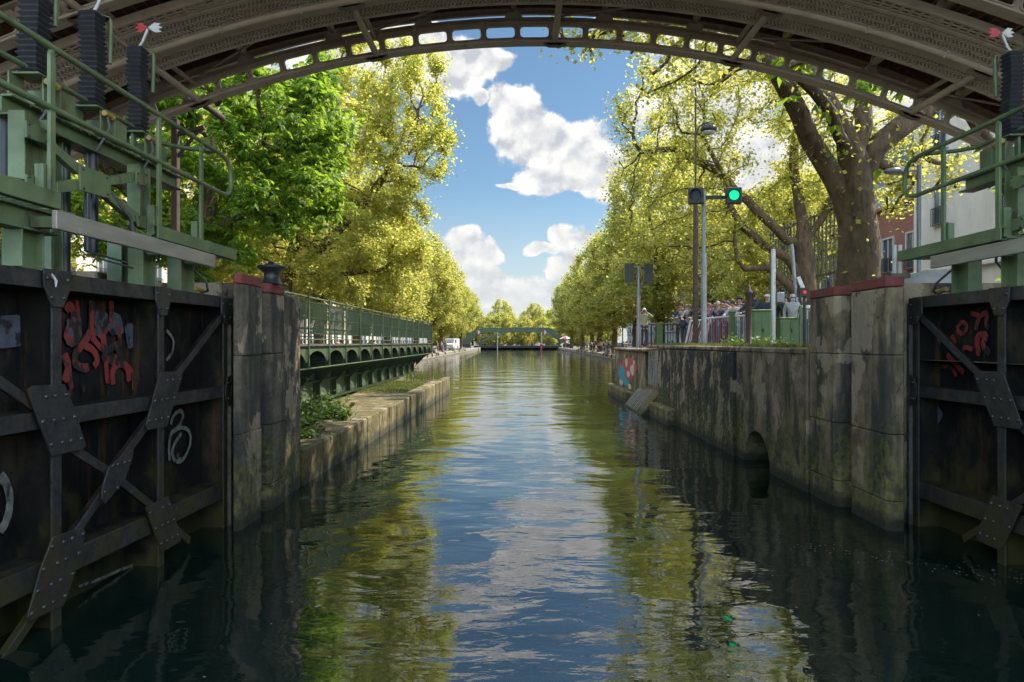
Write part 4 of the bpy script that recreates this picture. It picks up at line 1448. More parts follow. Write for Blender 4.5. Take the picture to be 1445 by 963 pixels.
def leaf_obj(name, m, parent, centres, size, rs, droop=.35, palmate=0):
    """leaf blades as folded quads; palmate: that many leaflets fanned round each stalk"""
    n = len(centres)
    if palmate:
        c = np.repeat(centres, palmate, axis=0)
        base = rs.uniform(0, 2 * np.pi, n)
        ang = np.repeat(base, palmate) + np.tile(np.linspace(-1.9, 1.9, palmate), n) + rs.normal(0, .1, n * palmate)
        tilt = -np.repeat(rs.uniform(.1, 1.0, n), palmate) + rs.normal(0, .15, n * palmate)
    else:
        c = centres
        ang = rs.uniform(0, 2 * np.pi, n)
        tilt = rs.normal(-droop, .55, n)
    N = len(c)
    ln = size * rs.uniform(.5, 1.35, N)
    wd = ln * (.36 if palmate else .86)
    d = np.stack([np.cos(ang) * np.cos(tilt), np.sin(ang) * np.cos(tilt), np.sin(tilt)], 1)
    up = np.stack([np.zeros(N), np.zeros(N), np.ones(N)], 1) + rs.normal(0, .45, (N, 3))
    s = np.cross(d, up); s /= np.linalg.norm(s, axis=1)[:, None] + 1e-6
    nrm = np.cross(s, d)
    a = c
    mid = c + d * (ln * .45)[:, None] - nrm * (ln * .10)[:, None]
    l_ = c + d * (ln * .5)[:, None] + s * (wd * .5)[:, None]
    r_ = c + d * (ln * .5)[:, None] - s * (wd * .5)[:, None]
    e = c + d * ln[:, None] - nrm * (ln * .12)[:, None]
    V = np.stack([a, l_, e, r_, mid], 1).reshape(-1, 3)
    o0 = np.array(ORG[parent.name])
    V = (V - o0).astype(np.float32)
    k = np.arange(N) * 5
    F = np.stack([k, k + 4, k + 1, k + 1, k + 4, k + 2, k + 2, k + 4, k + 3, k + 3, k + 4, k], 1).reshape(-1)
    me = bpy.data.meshes.new(name)
    me.vertices.add(N * 5); me.vertices.foreach_set('co', V.reshape(-1))
    nf = N * 4
    me.loops.add(nf * 3); me.loops.foreach_set('vertex_index', F.astype(np.int32))
    me.polygons.add(nf)
    me.polygons.foreach_set('loop_start', (np.arange(nf) * 3).astype(np.int32))
    me.update(calc_edges=True)
    me.validate()
    me.materials.append(m)
    o = bpy.data.objects.new(name, me)
    COL.objects.link(o); o.parent = parent
    ORG[o.name] = ORG[parent.name]
    return o

def ell(rs, n, parts, hollow=.25):
    """attractor points inside several ellipsoids"""
    out = []
    vol = [p[3] * p[4] * p[5] for p in parts]
    for p, v in zip(parts, vol):
        k = int(n * v / sum(vol))
        q = rs.normal(0, 1, (k, 3)); q /= np.linalg.norm(q, axis=1)[:, None]
        r = rs.uniform(hollow, 1, k) ** (1 / 2.4)
        out.append(np.array(p[:3]) + q * r[:, None] * np.array(p[3:6]))
    return np.concatenate(out)

def tree(name, label, base, limbs, parts, trunk_r, leafm, leaves, lsize, seed, natt=900, step=.38, di=2.6, dk=.75, group=None, palmate=0, per=None, thr=.03, spread=.32, barkm='bark', flare=1.35, top_leaves=True):
    rs = np.random.RandomState(seed)
    t = thing(name, label, 'tree', base, group)
    start = [(Vector(base) + Vector((0, 0, -.3)), -1)]
    fixed = {0: trunk_r * flare}
    n1 = None
    for pts, p_at, radii in limbs:
        par = 0 if n1 is None else max(1, min(n1, int(round(p_at * n1))))   # p_at: fraction of the way up the first limb
        prev = Vector(start[par][0])
        for q, r in zip(pts, radii):
            q = Vector(q)
            m = max(1, int((q - prev).length / .5))
            r0 = fixed.get(par, r) if (n1 is None or par > n1) else min(fixed.get(par, r), r * 1.12)
            for j in range(1, m + 1):
                w = prev.lerp(q, j / m)
                if j < m: w += Vector(rs.normal(0, .035, 3))
                start.append((w, par)); par = len(start) - 1
                fixed[par] = r0 + (r - r0) * j / m
            prev = q
        if n1 is None: n1 = len(start) - 1
    A = ell(rs, natt, parts)
    pos, par = grow(start, A, step, di, dk, rs=rs)
    b = MB()
    rad, kids = limb_mesh(b, pos, par, trunk_r, .007, fixed=fixed)
    b.build('trunk', M[barkm], t)
    twig = np.array([i for i in range(len(start), len(pos)) if rad[i] < thr])
    if len(twig) == 0: twig = np.arange(len(pos))
    pick = twig[rs.randint(0, len(twig), leaves)]
    pj = np.array([par[i] for i in pick])
    f = rs.uniform(0, 1, leaves)[:, None]
    c = pos[pick] * f + pos[pj] * (1 - f)
    # leaves sit in clumps round each twig
    c = c + rs.normal(0, spread, (leaves, 3)) * rs.uniform(.2, 1, leaves)[:, None]
    leaf_obj('crown', M[leafm], t, c, lsize, rs, palmate=palmate)
    return t

# great plane tree on the right
x, y = 7.4, 15.0
def T1(px, py, Y=15.0): return P(px, py, Y)
tree('plane_tree', 'big plane tree with a thick mottled trunk forking into bare limbs behind the right piers', (x, y, 2.1),
     [([T1(1213, 345), T1(1205, 280), T1(1203, 222)], 0, [.41, .39, .31]),
      ([T1(1178, 255), T1(1141, 195, 14.7), T1(1115, 136, 14.3), T1(1090, 93, 14.1), T1(1070, 30, 14.0), (4.2, 14.5, 11.5)], .68, [.23, .21, .19, .17, .15, .09]),
      ([T1(1192, 187), T1(1172, 150), T1(1145, 108, 15.4), T1(1120, 50, 16), (5.9, 16.2, 11.5)], 1.0, [.21, .19, .17, .14, .09]),
      ([T1(1219, 180), T1(1216, 120, 15.3), T1(1206, 60, 15.6), (7.6, 15.5, 11.6)], 1.0, [.19, .16, .13, .09]),
      ([T1(1236, 208), T1(1266, 183), T1(1313, 148), (11.4, 15.0, 9.8)], .93, [.23, .20, .17, .1]),
      ([T1(1255, 235), (9.4, 16.2, 6.2), (10.0, 17, 6.9)], 1.0, [.07, .05, .03]),
      ([T1(1150, 130, 14.2), (4.6, 14, 8.9), (2.4, 13.9, 8.8), (.9, 13.8, 8.3)], 1.0, [.12, .07, .05, .02])],
     [(4.0, 15.5, 11.0, 4.2, 3.0, 1.6), (8.0, 16, 12.2, 4.5, 3.5, 2.4), (11.5, 15.5, 9.8, 3.0, 3.0, 2.2), (3.6, 17.2, 9.3, 2.3, 1.8, 1.0), (10.1, 17, 6.7, 1.5, 1.2, 1.6), (11.0, 17.3, 7.0, 1.0, 1.0, 1.3), (9.3, 17.3, 5.6, 1.0, .8, 1.0), (.5, 13.7, 8.0, .8, .5, .45), (1.2, 13.8, 7.7, .5, .4, .5), (2.0, 13.9, 7.9, .7, .5, .6), (2.9, 14.1, 7.9, .9, .7, .8), (4.0, 14.6, 8.3, .9, .8, .9)],
     .43, 'leaf_plane', 32000, .105, 11, natt=900, spread=.26)
# second plane, with a long low limb reaching left
def T2(px, py, Y=24.0): return P(px, py, Y)
tree('plane_tree', 'slender plane tree reaching a low limb over the crowd', (10.12, 24, 2.04),
     [([T2(1138, 410), T2(1136, 375), T2(1133, 345)], 0, [.33, .31, .30]),
      ([T2(1128, 290), T2(1120, 230), T2(1128, 160), (9.4, 24, 13.6)], 1.0, [.19, .16, .12, .07]),
      ([T2(1112, 365), T2(1080, 348), T2(1045, 318), T2(1030, 290), T2(1022, 250), T2(990, 190)], .70, [.17, .15, .13, .1, .08, .05]),
      ([T2(1112, 402), T2(1085, 378), T2(1050, 380), T2(1040, 366), T2(1036, 320)], .5, [.15, .13, .09, .08, .05]),
      ([T2(1110, 340), T2(1070, 300, 24), T2(1010, 240, 24.5), T2(950, 210, 25), T2(905, 215, 25)], .95, [.13, .11, .08, .06, .03]),
      ([T2(1160, 310), T2(1185, 260), (12, 24.5, 10.5)], 1.0, [.12, .09, .05])],
     [(7.1, 25, 9.9, 4.2, 2.6, 3.4), (6.0, 25.5, 7.9, 2.6, 2.4, 2.8), (9.8, 24, 12.2, 3.6, 3.0, 2.8), (11.6, 24, 9.0, 2.4, 2.2, 2.4), (5.4, 25, 11.2, 2.4, 1.8, 2.0), (8.2, 24.2, 6.3, 2.2, 1.4, 1.2)],
     .29, 'leaf_plane', 44000, .10, 23, natt=1700, spread=.32)
# chestnut twigs hanging in from behind the arch, a small chestnut by the right abutment
tree('chestnut_tree', 'young chestnut with dark hanging leaf fans in front of the forked plane limbs', (9.6, 12.9, 2.7),
     [([(9.4, 13.0, 5.0), (8.3, 13.2, 7.6), (6.6, 13.4, 8.2)], 0, [.1, .08, .04])],
     [(6.3, 13.4, 6.9, .55, .4, .4), (4.9, 13.4, 7.7, .5, .35, .3), (7.3, 13.3, 7.0, .4, .4, .35)], .12, 'leaf_chestnut', 130, .24, 31, natt=60, step=.25, palmate=7, spread=.2)
# leafy chestnut on the left
tree('chestnut_tree', 'dense bright green chestnut tree beyond the left gate machine', (-9.3, 19.5, 2.1),
     [([(-9.2, 19.5, 4.6), (-8.9, 19.6, 6.5), (-8.8, 19.6, 9)], 0, [.32, .24, .12]),
      ([(-8.2, 19.3, 5.6), (-6.9, 19, 7.2)], .5, [.15, .08]), ([(-10.4, 19.3, 5.8), (-11.8, 19, 7.5)], .55, [.15, .08])],
     [(-8.2, 19.6, 8.4, 3.6, 3.6, 3.4), (-6.3, 19.4, 7.2, 1.9, 2.4, 2.2), (-11.2, 19, 7.4, 3.0, 3.0, 3.2), (-8.6, 18.6, 5.2, 2.8, 1.8, 1.2), (-6.6, 20, 9.4, 1.8, 2.0, 1.8)],
     .34, 'leaf_chestnut', 13500, .20, 41, natt=1100, palmate=6, spread=.30, thr=.05)
# big plane on the left leaning over the swing bridge
tree('plane_tree', 'tall yellow green plane tree leaning over the swing bridge', (-11.3, 32, 2.1),
     [([(-11.0, 32, 5), (-10.2, 32, 8), (-9.2, 32, 11.5)], 0, [.36, .28, .15]),
      ([(-9.2, 31.5, 6.5), (-7.2, 31.2, 8.5), (-5.6, 31, 10.5)], .5, [.2, .13, .06]), ([(-8.6, 32, 5.4), (-6.6, 32, 5.6)], .35, [.13, .06])],
     [(-8.0, 32, 10.5, 3.7, 4.4, 5.2), (-5.4, 31.5, 11.6, 2.1, 3.0, 3.6), (-4.1, 31.5, 12.2, 1.5, 2.2, 2.6), (-4.6, 31.5, 14.8, 1.5, 2, 1.6), (-5.6, 32, 7.2, 1.8, 3, 2.4), (-8, 32, 5.6, 3.6, 3.0, 1.6), (-11.5, 32, 9.5, 3, 3.5, 4), (-7.4, 31.5, 15.2, 2.2, 2.4, 1.6)],
     .36, 'leaf_plane', 105000, .125, 53, natt=1900, step=.42, spread=.34)

# avenue planes: three grown forms, copied along both quays
fa = []
for sd, (prt, nl) in enumerate(([[(0, 0, 9.0, 5.2, 5.2, 5.0), (1.8, 0, 5.2, 3.8, 4.4, 2.8), (-1.5, 1, 12.4, 3, 3, 2.6)], 42000],
                                [[(0, 0, 8.6, 5.6, 5.0, 4.6), (-2.0, 1, 5.4, 4.0, 4.0, 2.8), (1.6, -1, 11.8, 3.2, 3.2, 2.6)], 42000],
                                [[(0, 0, 10.2, 4.6, 4.6, 5.4), (.5, 0.3, 5.2, 4.6, 4.4, 2.6), (0, 0, 14.2, 2.6, 2.6, 2.0)], 42000])):
    o = tree('plane_tree', 'placeholder', (0, 0, 0), [([(0, 0, 3.2), (.2, .1, 5.5), (.1, 0, 9)], 0, [.30, .25, .12]),
             ([(1.6, .4, 6), (2.8, .6, 8)], .4, [.14, .07]), ([(-1.5, -.6, 6.2), (-2.8, -1, 8.5)], .45, [.14, .07]), ([(.3, 1.8, 6.4), (.2, 3, 8)], .5, [.12, .06])],
             prt, .32, 'leaf_far', nl, .205, 60 + sd, natt=800, step=.5, di=3.2, dk=.9, spread=.5, thr=.05)
    fa.append(o)
low = tree('tree', 'broad leafy tree far left behind the curved far bridge', (-8, 240, .9), [([(-8, 240, 3), (-8, 240, 6)], 0, [.3, .2])],
           [(-8, 240, 6.2, 5.2, 4.5, 5.4), (-9.5, 240, 4.0, 4.5, 4, 3.2), (-6, 240, 10, 3.5, 3, 3.5)], .32, 'leaf_far', 15000, .42, 71, natt=500, step=.6, di=3.2, dk=1.0, spread=.7, thr=.06, group='grove behind the curved far bridge')
for k, (X, Y, s_, lab) in enumerate(((-19, 222, .9, 'round crowned tree behind the left abutment of the far footbridge'), (1, 247, .9, 'broad leafy tree behind the middle of the curved far bridge'), (9.5, 240, .85, 'broad leafy tree behind the right half of the curved far bridge'),
                                     (19, 224, .95, 'round crowned tree behind the right abutment of the far footbridge'), (-27, 230, 1.1, 'tall leafy tree left of the far footbridge by the street'), (29, 232, 1.1, 'tall leafy tree right of the far footbridge by the street'),
                                     (-13, 262, 1.0, 'hazy tree filling the gap left of the middle at the end of the canal'), (-4.5, 275, 1.1, 'hazy tree filling the gap in the middle at the end of the canal'), (13, 270, 1.05, 'hazy tree filling the gap right of the middle at the end of the canal'),
                                     (23, 262, 1.1, 'hazy tree filling the gap far right at the end of the canal'), (-23, 258, 1.1, 'hazy tree filling the gap far left at the end of the canal'), (5.5, 280, 1.1, 'hazy tree deepest in the gap right of the middle of the far bridge'))):
    copy_tree(low, (X, Y, .9), k * 1.1, s_, lab)
ORD = ['nearest', 'second', 'third', 'fourth', 'fifth', 'sixth', 'seventh', 'eighth', 'ninth', 'tenth']
avenue = []
for k, (Y, sc_) in enumerate(((50, .98), (64, 1.02), (79, .98), (95, 1.02), (112, 1.0), (131, 1.02), (152, .98), (176, 1.0))):
    avenue.append((-14.8 + random.uniform(-.5, .5), Y, .62, sc_ * 1.15, '%s plane tree of the left quay row beyond the swing bridge' % ORD[k], 'plane trees along the left quay'))
for k, (Y, sc_) in enumerate(((66, 1.05), (82, .98), (98, 1.0), (115, 1.02), (133, .98), (153, 1.02), (177, 1.0))):
    avenue.append((13.8 + random.uniform(-.4, .4), Y, .62, sc_ * (1.3 if k < 2 else 1.18), '%s plane tree of the right quay row beyond the lock' % ORD[k], 'plane trees along the right quay'))
for (X, Y, z, sc_, lab) in ((16.5, 44, 1.4, .8, 'yellow green plane tree behind the waiting crowd on the right bank'), (13.2, 33.5, 2.0, .62, 'small plane tree right of the signal mast, behind the crowd'),
                            (17.5, 60, 1.2, .9, 'plane tree between the orange brick building and the quay on the right'),
                            (-17, 23, 2.1, .85, 'plane tree deep behind the left chestnut'), (-16.5, 37, 2.0, .95, 'plane tree behind the leaning plane on the left'), (-15, 13.5, 2.1, .7, 'plane tree behind the left gate machine by the street')):
    avenue.append((X, Y, z, sc_, lab, None))
for k, (X, Y) in enumerate(((-30, 250), (-18, 262), (-7, 268), (5, 262), (15, 258), (27, 250), (-42, 240), (40, 236))):
    avenue.append((X, Y, .9, random.uniform(.98, 1.2), '%s tree from the left in the grove closing the far end of the canal' % ['first', 'second', 'third', 'fourth', 'fifth', 'sixth', 'seventh', 'eighth'][[6, 0, 1, 2, 3, 4, 5, 7].index(k)], 'trees closing the far end of the canal'))
used = set()
for k, (X, Y, z, s, lab, grp) in enumerate(avenue):
    j = k % 3
    rz = random.uniform(0, 6.28)
    if j not in used:
        used.add(j); o = fa[j]; o.location = (X, Y, z); o.rotation_euler = (0, 0, rz); o.scale = (s, s, s); o['label'] = lab
    else:
        o = copy_tree(fa[j], (X, Y, z), rz, s, lab)
    if grp: o['group'] = grp
    elif 'group' in o: del o['group']
    ORG[o.name] = Vector((X, Y, z))
# ------------------------------------------------------------------ weeds on the ledge and wall tops
def weeds(name, label, spots, size, seed, m='moss', kind='plant', tall=1.0):
    rs = np.random.RandomState(seed)
    base = (float(np.mean([s[0] for s in spots])), float(np.mean([s[1] for s in spots])), float(min(s[2] for s in spots)))
    t = thing(name, label, kind, base)
    c = []
    b = MB()
    for (x, y, z, r, h, n) in spots:
        q = np.stack([rs.normal(0, r * .5, n), rs.normal(0, r * .5, n), np.abs(rs.normal(0, h * .5, n)) + .02], 1) + np.array([x, y, z])
        c.append(q)
        for _ in range(max(2, n // 60)):
            a = rs.uniform(0, 6.28); l = rs.uniform(.2, .6) * r
            b.tube([(x, y, z - .02), (x + math.cos(a) * l, y + math.sin(a) * l, z + h * rs.uniform(.3, .9))], [.006, .003], 4, cap=False)
    b.build('stems', M[m], t)
    leaf_obj('leaves', M['weedleaf'], t, np.concatenate(c), size, rs, droop=-.2)
    return t
M['weedleaf'] = leaf_mat('weed leaf', (.05, .10, .018), (.10, .15, .03), (.10, .20, .025), (.2, .26, .04), .35, 2.0)
M['grass'] = leaf_mat('grass blade', (.08, .12, .025), (.16, .16, .04), (.12, .18, .03), (.24, .24, .06), .35, 1.0)
weeds('weed_clump', 'leafy green weeds growing at the near end of the stone ledge', [(-4.6, 11.6, .55, .55, .3, 700), (-4.3, 12.6, .57, .5, .25, 700), (-3.95, 12.2, .57, .35, .10, 260), (-4.2, 15.2, .58, .45, .35, 480), (-4.6, 16.0, .58, .4, .3, 300), (-4.9, 12.9, .56, .5, .5, 500), (-4.4, 13.6, .57, .4, .35, 350), (-3.9, 11.3, .56, .3, .15, 160), (-4.5, 14.5, .58, .4, .5, 380)], .10, 3)
weeds('weed_clump', 'small dark weed tuft at the edge of the stone ledge', [(-3.75, 14.6, .58, .14, .16, 90)], .08, 4)
def grass(name, label, x0, x1, y0, y1, z, h, n, seed):
    rs = np.random.RandomState(seed)
    b = MB()
    for _ in range(n):
        x, y = rs.uniform(x0, x1), rs.uniform(y0, y1)
        a = rs.uniform(0, 6.28); hh = h * rs.uniform(.4, 1.1); w = .012
        lx, ly = rs.normal(0, .25) * hh, rs.normal(0, .25) * hh
        p = Vector((x, y, z)); s = Vector((math.cos(a) * w, math.sin(a) * w, 0))
        m = p + Vector((lx * .4, ly * .4, hh * .6)); e = p + Vector((lx, ly, hh))
        b.add([p - s, p + s, m + s * .7, m - s * .7, e], [(0, 1, 2, 3), (3, 2, 4)])
    o = b.build(name, M['grass'], origin=((x0 + x1) / 2, (y0 + y1) / 2, z))
    return tag(o, label, 'grass', kind='stuff')
grass('grass', 'short bright grass on the far half of the stone ledge', -5.2, -3.6, 21.5, 27.8, .655, .09, 3200, 5)
grass('grass', 'tall dry grass tufts at the far tip of the stone ledge', -4.8, -3.3, 28.0, 30.2, .67, .42, 320, 6)
grass('grass', 'thin grass along the top of the right lock wall', 4.45, 5.6, 10.4, 22.8, 2.165, .09, 1500, 7)
weeds('weed_clump', 'low bright weeds on the right lock wall by the foot of the signal mast', [(5.6, 17.6, 2.1, .35, .28, 260), (5.9, 17.0, 2.1, .35, .3, 260), (6.2, 16.4, 2.1, .3, .22, 200)], .09, 8)

# ------------------------------------------------------------------ signals, posts and lamps on the right bank
def sig_head(t, c, face, lit=None):
    """square canal signal with a hooded round lens; face = direction it looks"""
    f = Vector(face).normalized()
    q = f.to_track_quat('Y', 'Z').to_matrix()
    b = MB(); b.box(c, (.44, .2, .46), q)
    h = b.build('signal_head', M['black'], t, bevel=.02)
    b = MB(); b.lathe(Vector(c) + f * .10, [(.14, 0), (.14, .02), (.12, .03)], 20, axis=f)
    b.build('lens', M['lampgreen'] if lit else M['glass'], h)
    b = MB()
    n = 14
    for k in range(n):
        a0, a1 = math.pi * (-.1 + 1.2 * k / n), math.pi * (-.1 + 1.2 * (k + 1) / n)
        vs = []
        for a in (a0, a1):
            d = q @ Vector((math.cos(a), 0, math.sin(a)))
            vs += [Vector(c) + f * .1 + d * .165, Vector(c) + f * .1 + d * .175, Vector(c) + f * .24 + d * .175, Vector(c) + f * .24 + d * .165]
        b.add(vs, [(0, 4, 7, 3), (1, 2, 6, 5), (2, 3, 7, 6), (0, 1, 5, 4)])
    b.build('hood', M['black'], h)
Y = 19.5
bx = P(993, 492, Y)
t = thing('signal_mast', 'grey mast carrying a lit green canal signal and a dark signal on a short arm', 'signal', (bx.x, Y, 2.04))
b = MB(); b.tube([(bx.x, Y, 2.0), (bx.x, Y, 4.8)], .085, 12); b.tube([(bx.x, Y, 4.8), (bx.x, Y, 6.55)], .06, 12); b.tube([(bx.x, Y, 2.0), (bx.x, Y, 2.14)], .14, 12)
b.build('mast', M['greypost'], t)
zt = P(993, 279, Y).z
b = MB(); b.bar((bx.x - .25, Y, zt), (bx.x + .6, Y, zt), .09, .10); b.bar((bx.x - .05, Y, zt - .12), (bx.x - .05, Y, zt + .28), .08, .1)
b.build('arm', M['black'], t)
sig_head(t, P(981, 278, Y) + Vector((0, -.1, 0)), (-.35, -1, 0))
sig_head(t, P(1033, 278, Y) + Vector((0, -.12, 0)), (-.12, -1, 0), True)
# second mast, seen from behind
Y = 28.0
bx = P(901, 492, Y)
t = thing('signal_mast', 'grey mast with two black signal boxes turned away, on the end wall', 'signal', (bx.x, Y, 2.02))
b = MB(); b.tube([(bx.x, Y, 2.0), (bx.x, Y, 5.35)], .075, 10); b.tube([(bx.x, Y, 2.0), (bx.x, Y, 2.9)], .10, 10); b.build('mast', M['greypost'], t)
zt = P(901, 388, Y).z
b = MB(); b.bar((bx.x - .45, Y, zt + .27), (bx.x + .5, Y, zt + .27), .05, .05); b.bar((bx.x - .45, Y, zt - .42), (bx.x + .5, Y, zt - .42), .05, .05); b.build('arm', M['black'], t)
for px in (887, 914):
    c = P(px, 386, Y)
    b = MB(); b.box(c, (.32, .3, .72)); h = b.build('signal_head', M['black'], t, bevel=.02)
    b = MB(); b.box(c + Vector((0, -.17, 0)), (.36, .03, .76)); b.build('back_plate', M['black'], h)
# tall lamp post
Y = 21.6
bx = P(981.5, 480, Y)
t = thing('street_lamp', 'tall thin brown lamp post with one round lamp head on a short arm', 'street lamp', (bx.x, Y, 2.04))
ztop = P(0, 172, Y).z
b = MB(); b.tube([(bx.x, Y, 2.0), (bx.x, Y, 4.6), (bx.x, Y, 6.9)], [.09, .085, .07], 10); b.tube([(bx.x, Y, 6.9), (bx.x, Y, 12.5)], .03, 8); b.build('post', M['rustpost'], t)
lc = P(1000, 182, Y)
b = MB(); b.tube([(bx.x, Y, lc.z - .3), (bx.x + .1, Y, lc.z + .05), (bx.x + .25, Y, lc.z + .16), (lc.x, Y, lc.z + .2)], .025, 8); b.build('arm', M['black'], t)
b = MB(); b.lathe(lc + Vector((0, 0, -.02)), [(.20, -.07), (.26, 0), (.22, .08), (.1, .14), (.04, .2)], 18); h = b.build('lamp_head', M['black'], t)
b = MB(); b.lathe(lc + Vector((0, 0, -.13)), [(.1, -.05), (.19, 0), (.2, .03)], 16); b.build('lamp_glass', M['frame'], h)
# rusty bollard post, white post, leaning grey pole with board, red pedestrian light
Y = 16.5
p0 = P(1056, 492, Y)
b = MB(); b.lathe((p0.x, Y, 2.05), [(.10, 0), (.10, .1), (.075, .13), (.07, 1.35), (.10, 1.38), (.10, 1.42), (.055, 1.47), (.05, 1.56), (.02, 1.6)], 12)
tag(b.build('iron_post', M['rustpost'], origin=(p0.x, Y, 2.05)), 'short rusty brown iron post at the wall edge left of the green cabinet', 'post')
Y = 20.6
p0 = P(1091, 480, Y)
t = thing('white_post', 'slim white post with a grey control box, between the two green cabinets', 'post', (p0.x, Y, 2.04))
b = MB(); b.bar((p0.x, Y, 2.0), (p0.x, Y, P(0, 352, Y).z), .11, .11, up=(0, 1, 0)); b.build('post', M['white'], t, bevel=.015)
b = MB(); b.box((p0.x + .2, Y, P(0, 420, Y).z), (.24, .16, .3)); b.build('control_box', M['greypost'], t, bevel=.02)
Y = 22.4
t = thing('leaning_pole', 'grey metal pole leaning slightly, with a small tilted board', 'pole', (P(1128, 440, Y).x, Y, 2.04))
b = MB(); b.tube([(P(1130, 0, Y).x, Y, 2.0), P(1117, 345, Y)], .06, 10); b.build('pole', M['greypost'], t)
b = MB(); b.plate([P(1124, 392, Y - .1), P(1129, 390, Y - .1), P(1136, 406, Y - .1), P(1131, 408, Y - .1)], (0, .05, 0)); b.build('board', M['white'], t)
Y = 13.5
c = P(1133, 413, Y)
t = thing('signal_light', 'small black lamp box with a lit red light just left of the mossy right pier', 'signal', (c.x, Y, 2.1))
b = MB(); b.box(c, (.2, .16, .18)); h = b.build('signal_head', M['black'], t, bevel=.01)
b = MB(); b.lathe(c + Vector((-.0, -.085, 0)), [(.035, 0), (.03, .015)], 14, axis=(0, -1, 0)); b.build('lens', M['lampred'], h)
b = MB(); b.tube([(c.x + .04, Y + .03, 2.04), (c.x + .04, Y + .03, c.z)], .03, 8); b.build('stand', M['black'], t)

# green control cabinets
def cabinet(px0, px1, ytop, Y, label):
    a, e = P(px0, ytop, Y), P(px1, ytop, Y)
    t = thing('control_cabinet', label, 'cabinet', ((a.x + e.x) / 2, Y, 2.05))
    h = a.z
    b = MB(); b.b2(a.x, e.x, Y, Y + .42, 2.12, h - .05); bd = b.build('body', M['bingreen'], t, bevel=.015)
    b = MB(); b.b2(a.x - .03, e.x + .03, Y - .03, Y + .45, h - .05, h); b.build('lid', M['bingreen'], t, bevel=.015)
    b = MB(); b.b2(a.x + .05, (a.x + e.x) / 2 - .005, Y - .012, Y, 2.2, h - .12); b.b2((a.x + e.x) / 2 + .005, e.x - .05, Y - .012, Y, 2.2, h - .12)
    d = b.build('door', M['bingreen'], t, bevel=.004)
    b = MB(); b.box(((a.x + e.x) / 2 + .04, Y - .025, 2.6), (.03, .03, .12)); b.build('handle', M['black'], d)
    b = MB(); b.b2(a.x - .05, e.x + .05, Y - .05, Y + .47, 2.03, 2.12); b.build('plinth', M['concrete'], t, bevel=.01)
cabinet(1061.5, 1088, 437, 20.0, 'taller green metal control cabinet left of the white post')
cabinet(1101, 1129, 448, 20.6, 'shorter green metal control cabinet right of the white post')
b = MB(); b.b2(5.2, 9.5, 18.9, 19.1, 2.02, 2.14)
tag(b.build('kerb', M['concrete'], bevel=.02, origin=(7, 19, 2)), 'low concrete kerb in front of the green cabinets', 'kerb')

# railings in front of the crowd
def railing(name, label, p0, p1, z0, h, colours, lean=0., n=14, group=None, post=True, cat='railing'):
    p0, p1 = Vector(p0), Vector(p1)
    t = thing(name, label, cat, ((p0.x + p1.x) / 2, (p0.y + p1.y) / 2, z0), group)
    d = (p1 - p0); nrm = Vector((-d.y, d.x, 0)).normalized() * lean
    up = Vector((0, 0, h))
    mm = {}
    for k in range(n + 1):
        q = p0 + d * k / n
        m = colours[k % len(colours)]
        mm.setdefault(m, MB()).bar(Vector((q.x, q.y, z0 + .06)), Vector((q.x, q.y, z0 + .04)) + up + nrm, .022, .022, up=(0, 1, 0))
    for m, b in mm.items(): b.build('bars', M[m], t)
    b = MB()
    a, e = Vector((p0.x, p0.y, z0)), Vector((p1.x, p1.y, z0))
    b.tube([a + up + nrm, e + up + nrm], .032, 8); b.tube([a + up * .1 + nrm * .1, e + up * .1 + nrm * .1], .02, 6)
    b.build('top_rail', M['white'] if 'white' in colours or 'red' in colours else M[colours[0]], t)
    if post:
        b = MB()
        for q in (a, e): b.bar(q, q + up * 1.04 + nrm, .06, .06, up=(0, 1, 0))
        b.build('end_posts', M[colours[0]], t)
    return t
zg = 2.04
def G2(px, Y): return (P(px, 0, Y).x, Y, zg)
railing('barrier', 'red and white barred barrier leaning outwards at the left end of the crowd', G2(966, 25.0), G2(993, 24.0), zg, 1.0, ['white', 'red', 'white'], .28, 12)
railing('barrier', 'white railed barrier with red and white bars in front of the leaning crowd', G2(996, 24.0), G2(1031, 22.3), zg, 1.05, ['greypost', 'greypost', 'red'], .0, 13)
railing('barrier', 'white railed barrier between the green gate post and the taller cabinet', G2(1036, 22.2), G2(1062, 21.2), zg, 1.05, ['white', 'greypost', 'white'], .0, 10)
railing('railing', 'dark green railing beside the man taking a photograph', G2(919, 28.6), G2(966, 27.2), zg, .95, ['dgreen'], 0, 12)
railing('railing', 'pale green railing just left of the mossy right pier', G2(1129, 20.4), G2(1146, 21.4), zg, 1.25, ['lgreen'], 0, 6)
Y = 22.2
p0 = P(1033, 490, Y)
b = MB(); b.bar((p0.x, Y, 2.0), (p0.x, Y, 3.22), .16, .16, up=(0, 1, 0)); b.bar((p0.x, Y, 3.22), (p0.x, Y, 3.26), .2, .2, up=(0, 1, 0))
tag(b.build('gate_post', M['bingreen'], bevel=.01, origin=(p0.x, Y, 2)), 'green gate post in the middle of the white barriers', 'post')
Y = 28.2
p0 = P(931, 490, Y)
b = MB(); b.bar((p0.x, Y, 2.0), (p0.x, Y, 3.0), .22, .2, up=(0, 1, 0)); b.bar((p0.x, Y, 3.0), (p0.x, Y, 3.05), .26, .24, up=(0, 1, 0))
tag(b.build('gate_post', M['bingreen'], bevel=.01, origin=(p0.x, Y, 2)), 'green gate post in the dark railing by the man taking a photograph', 'post')
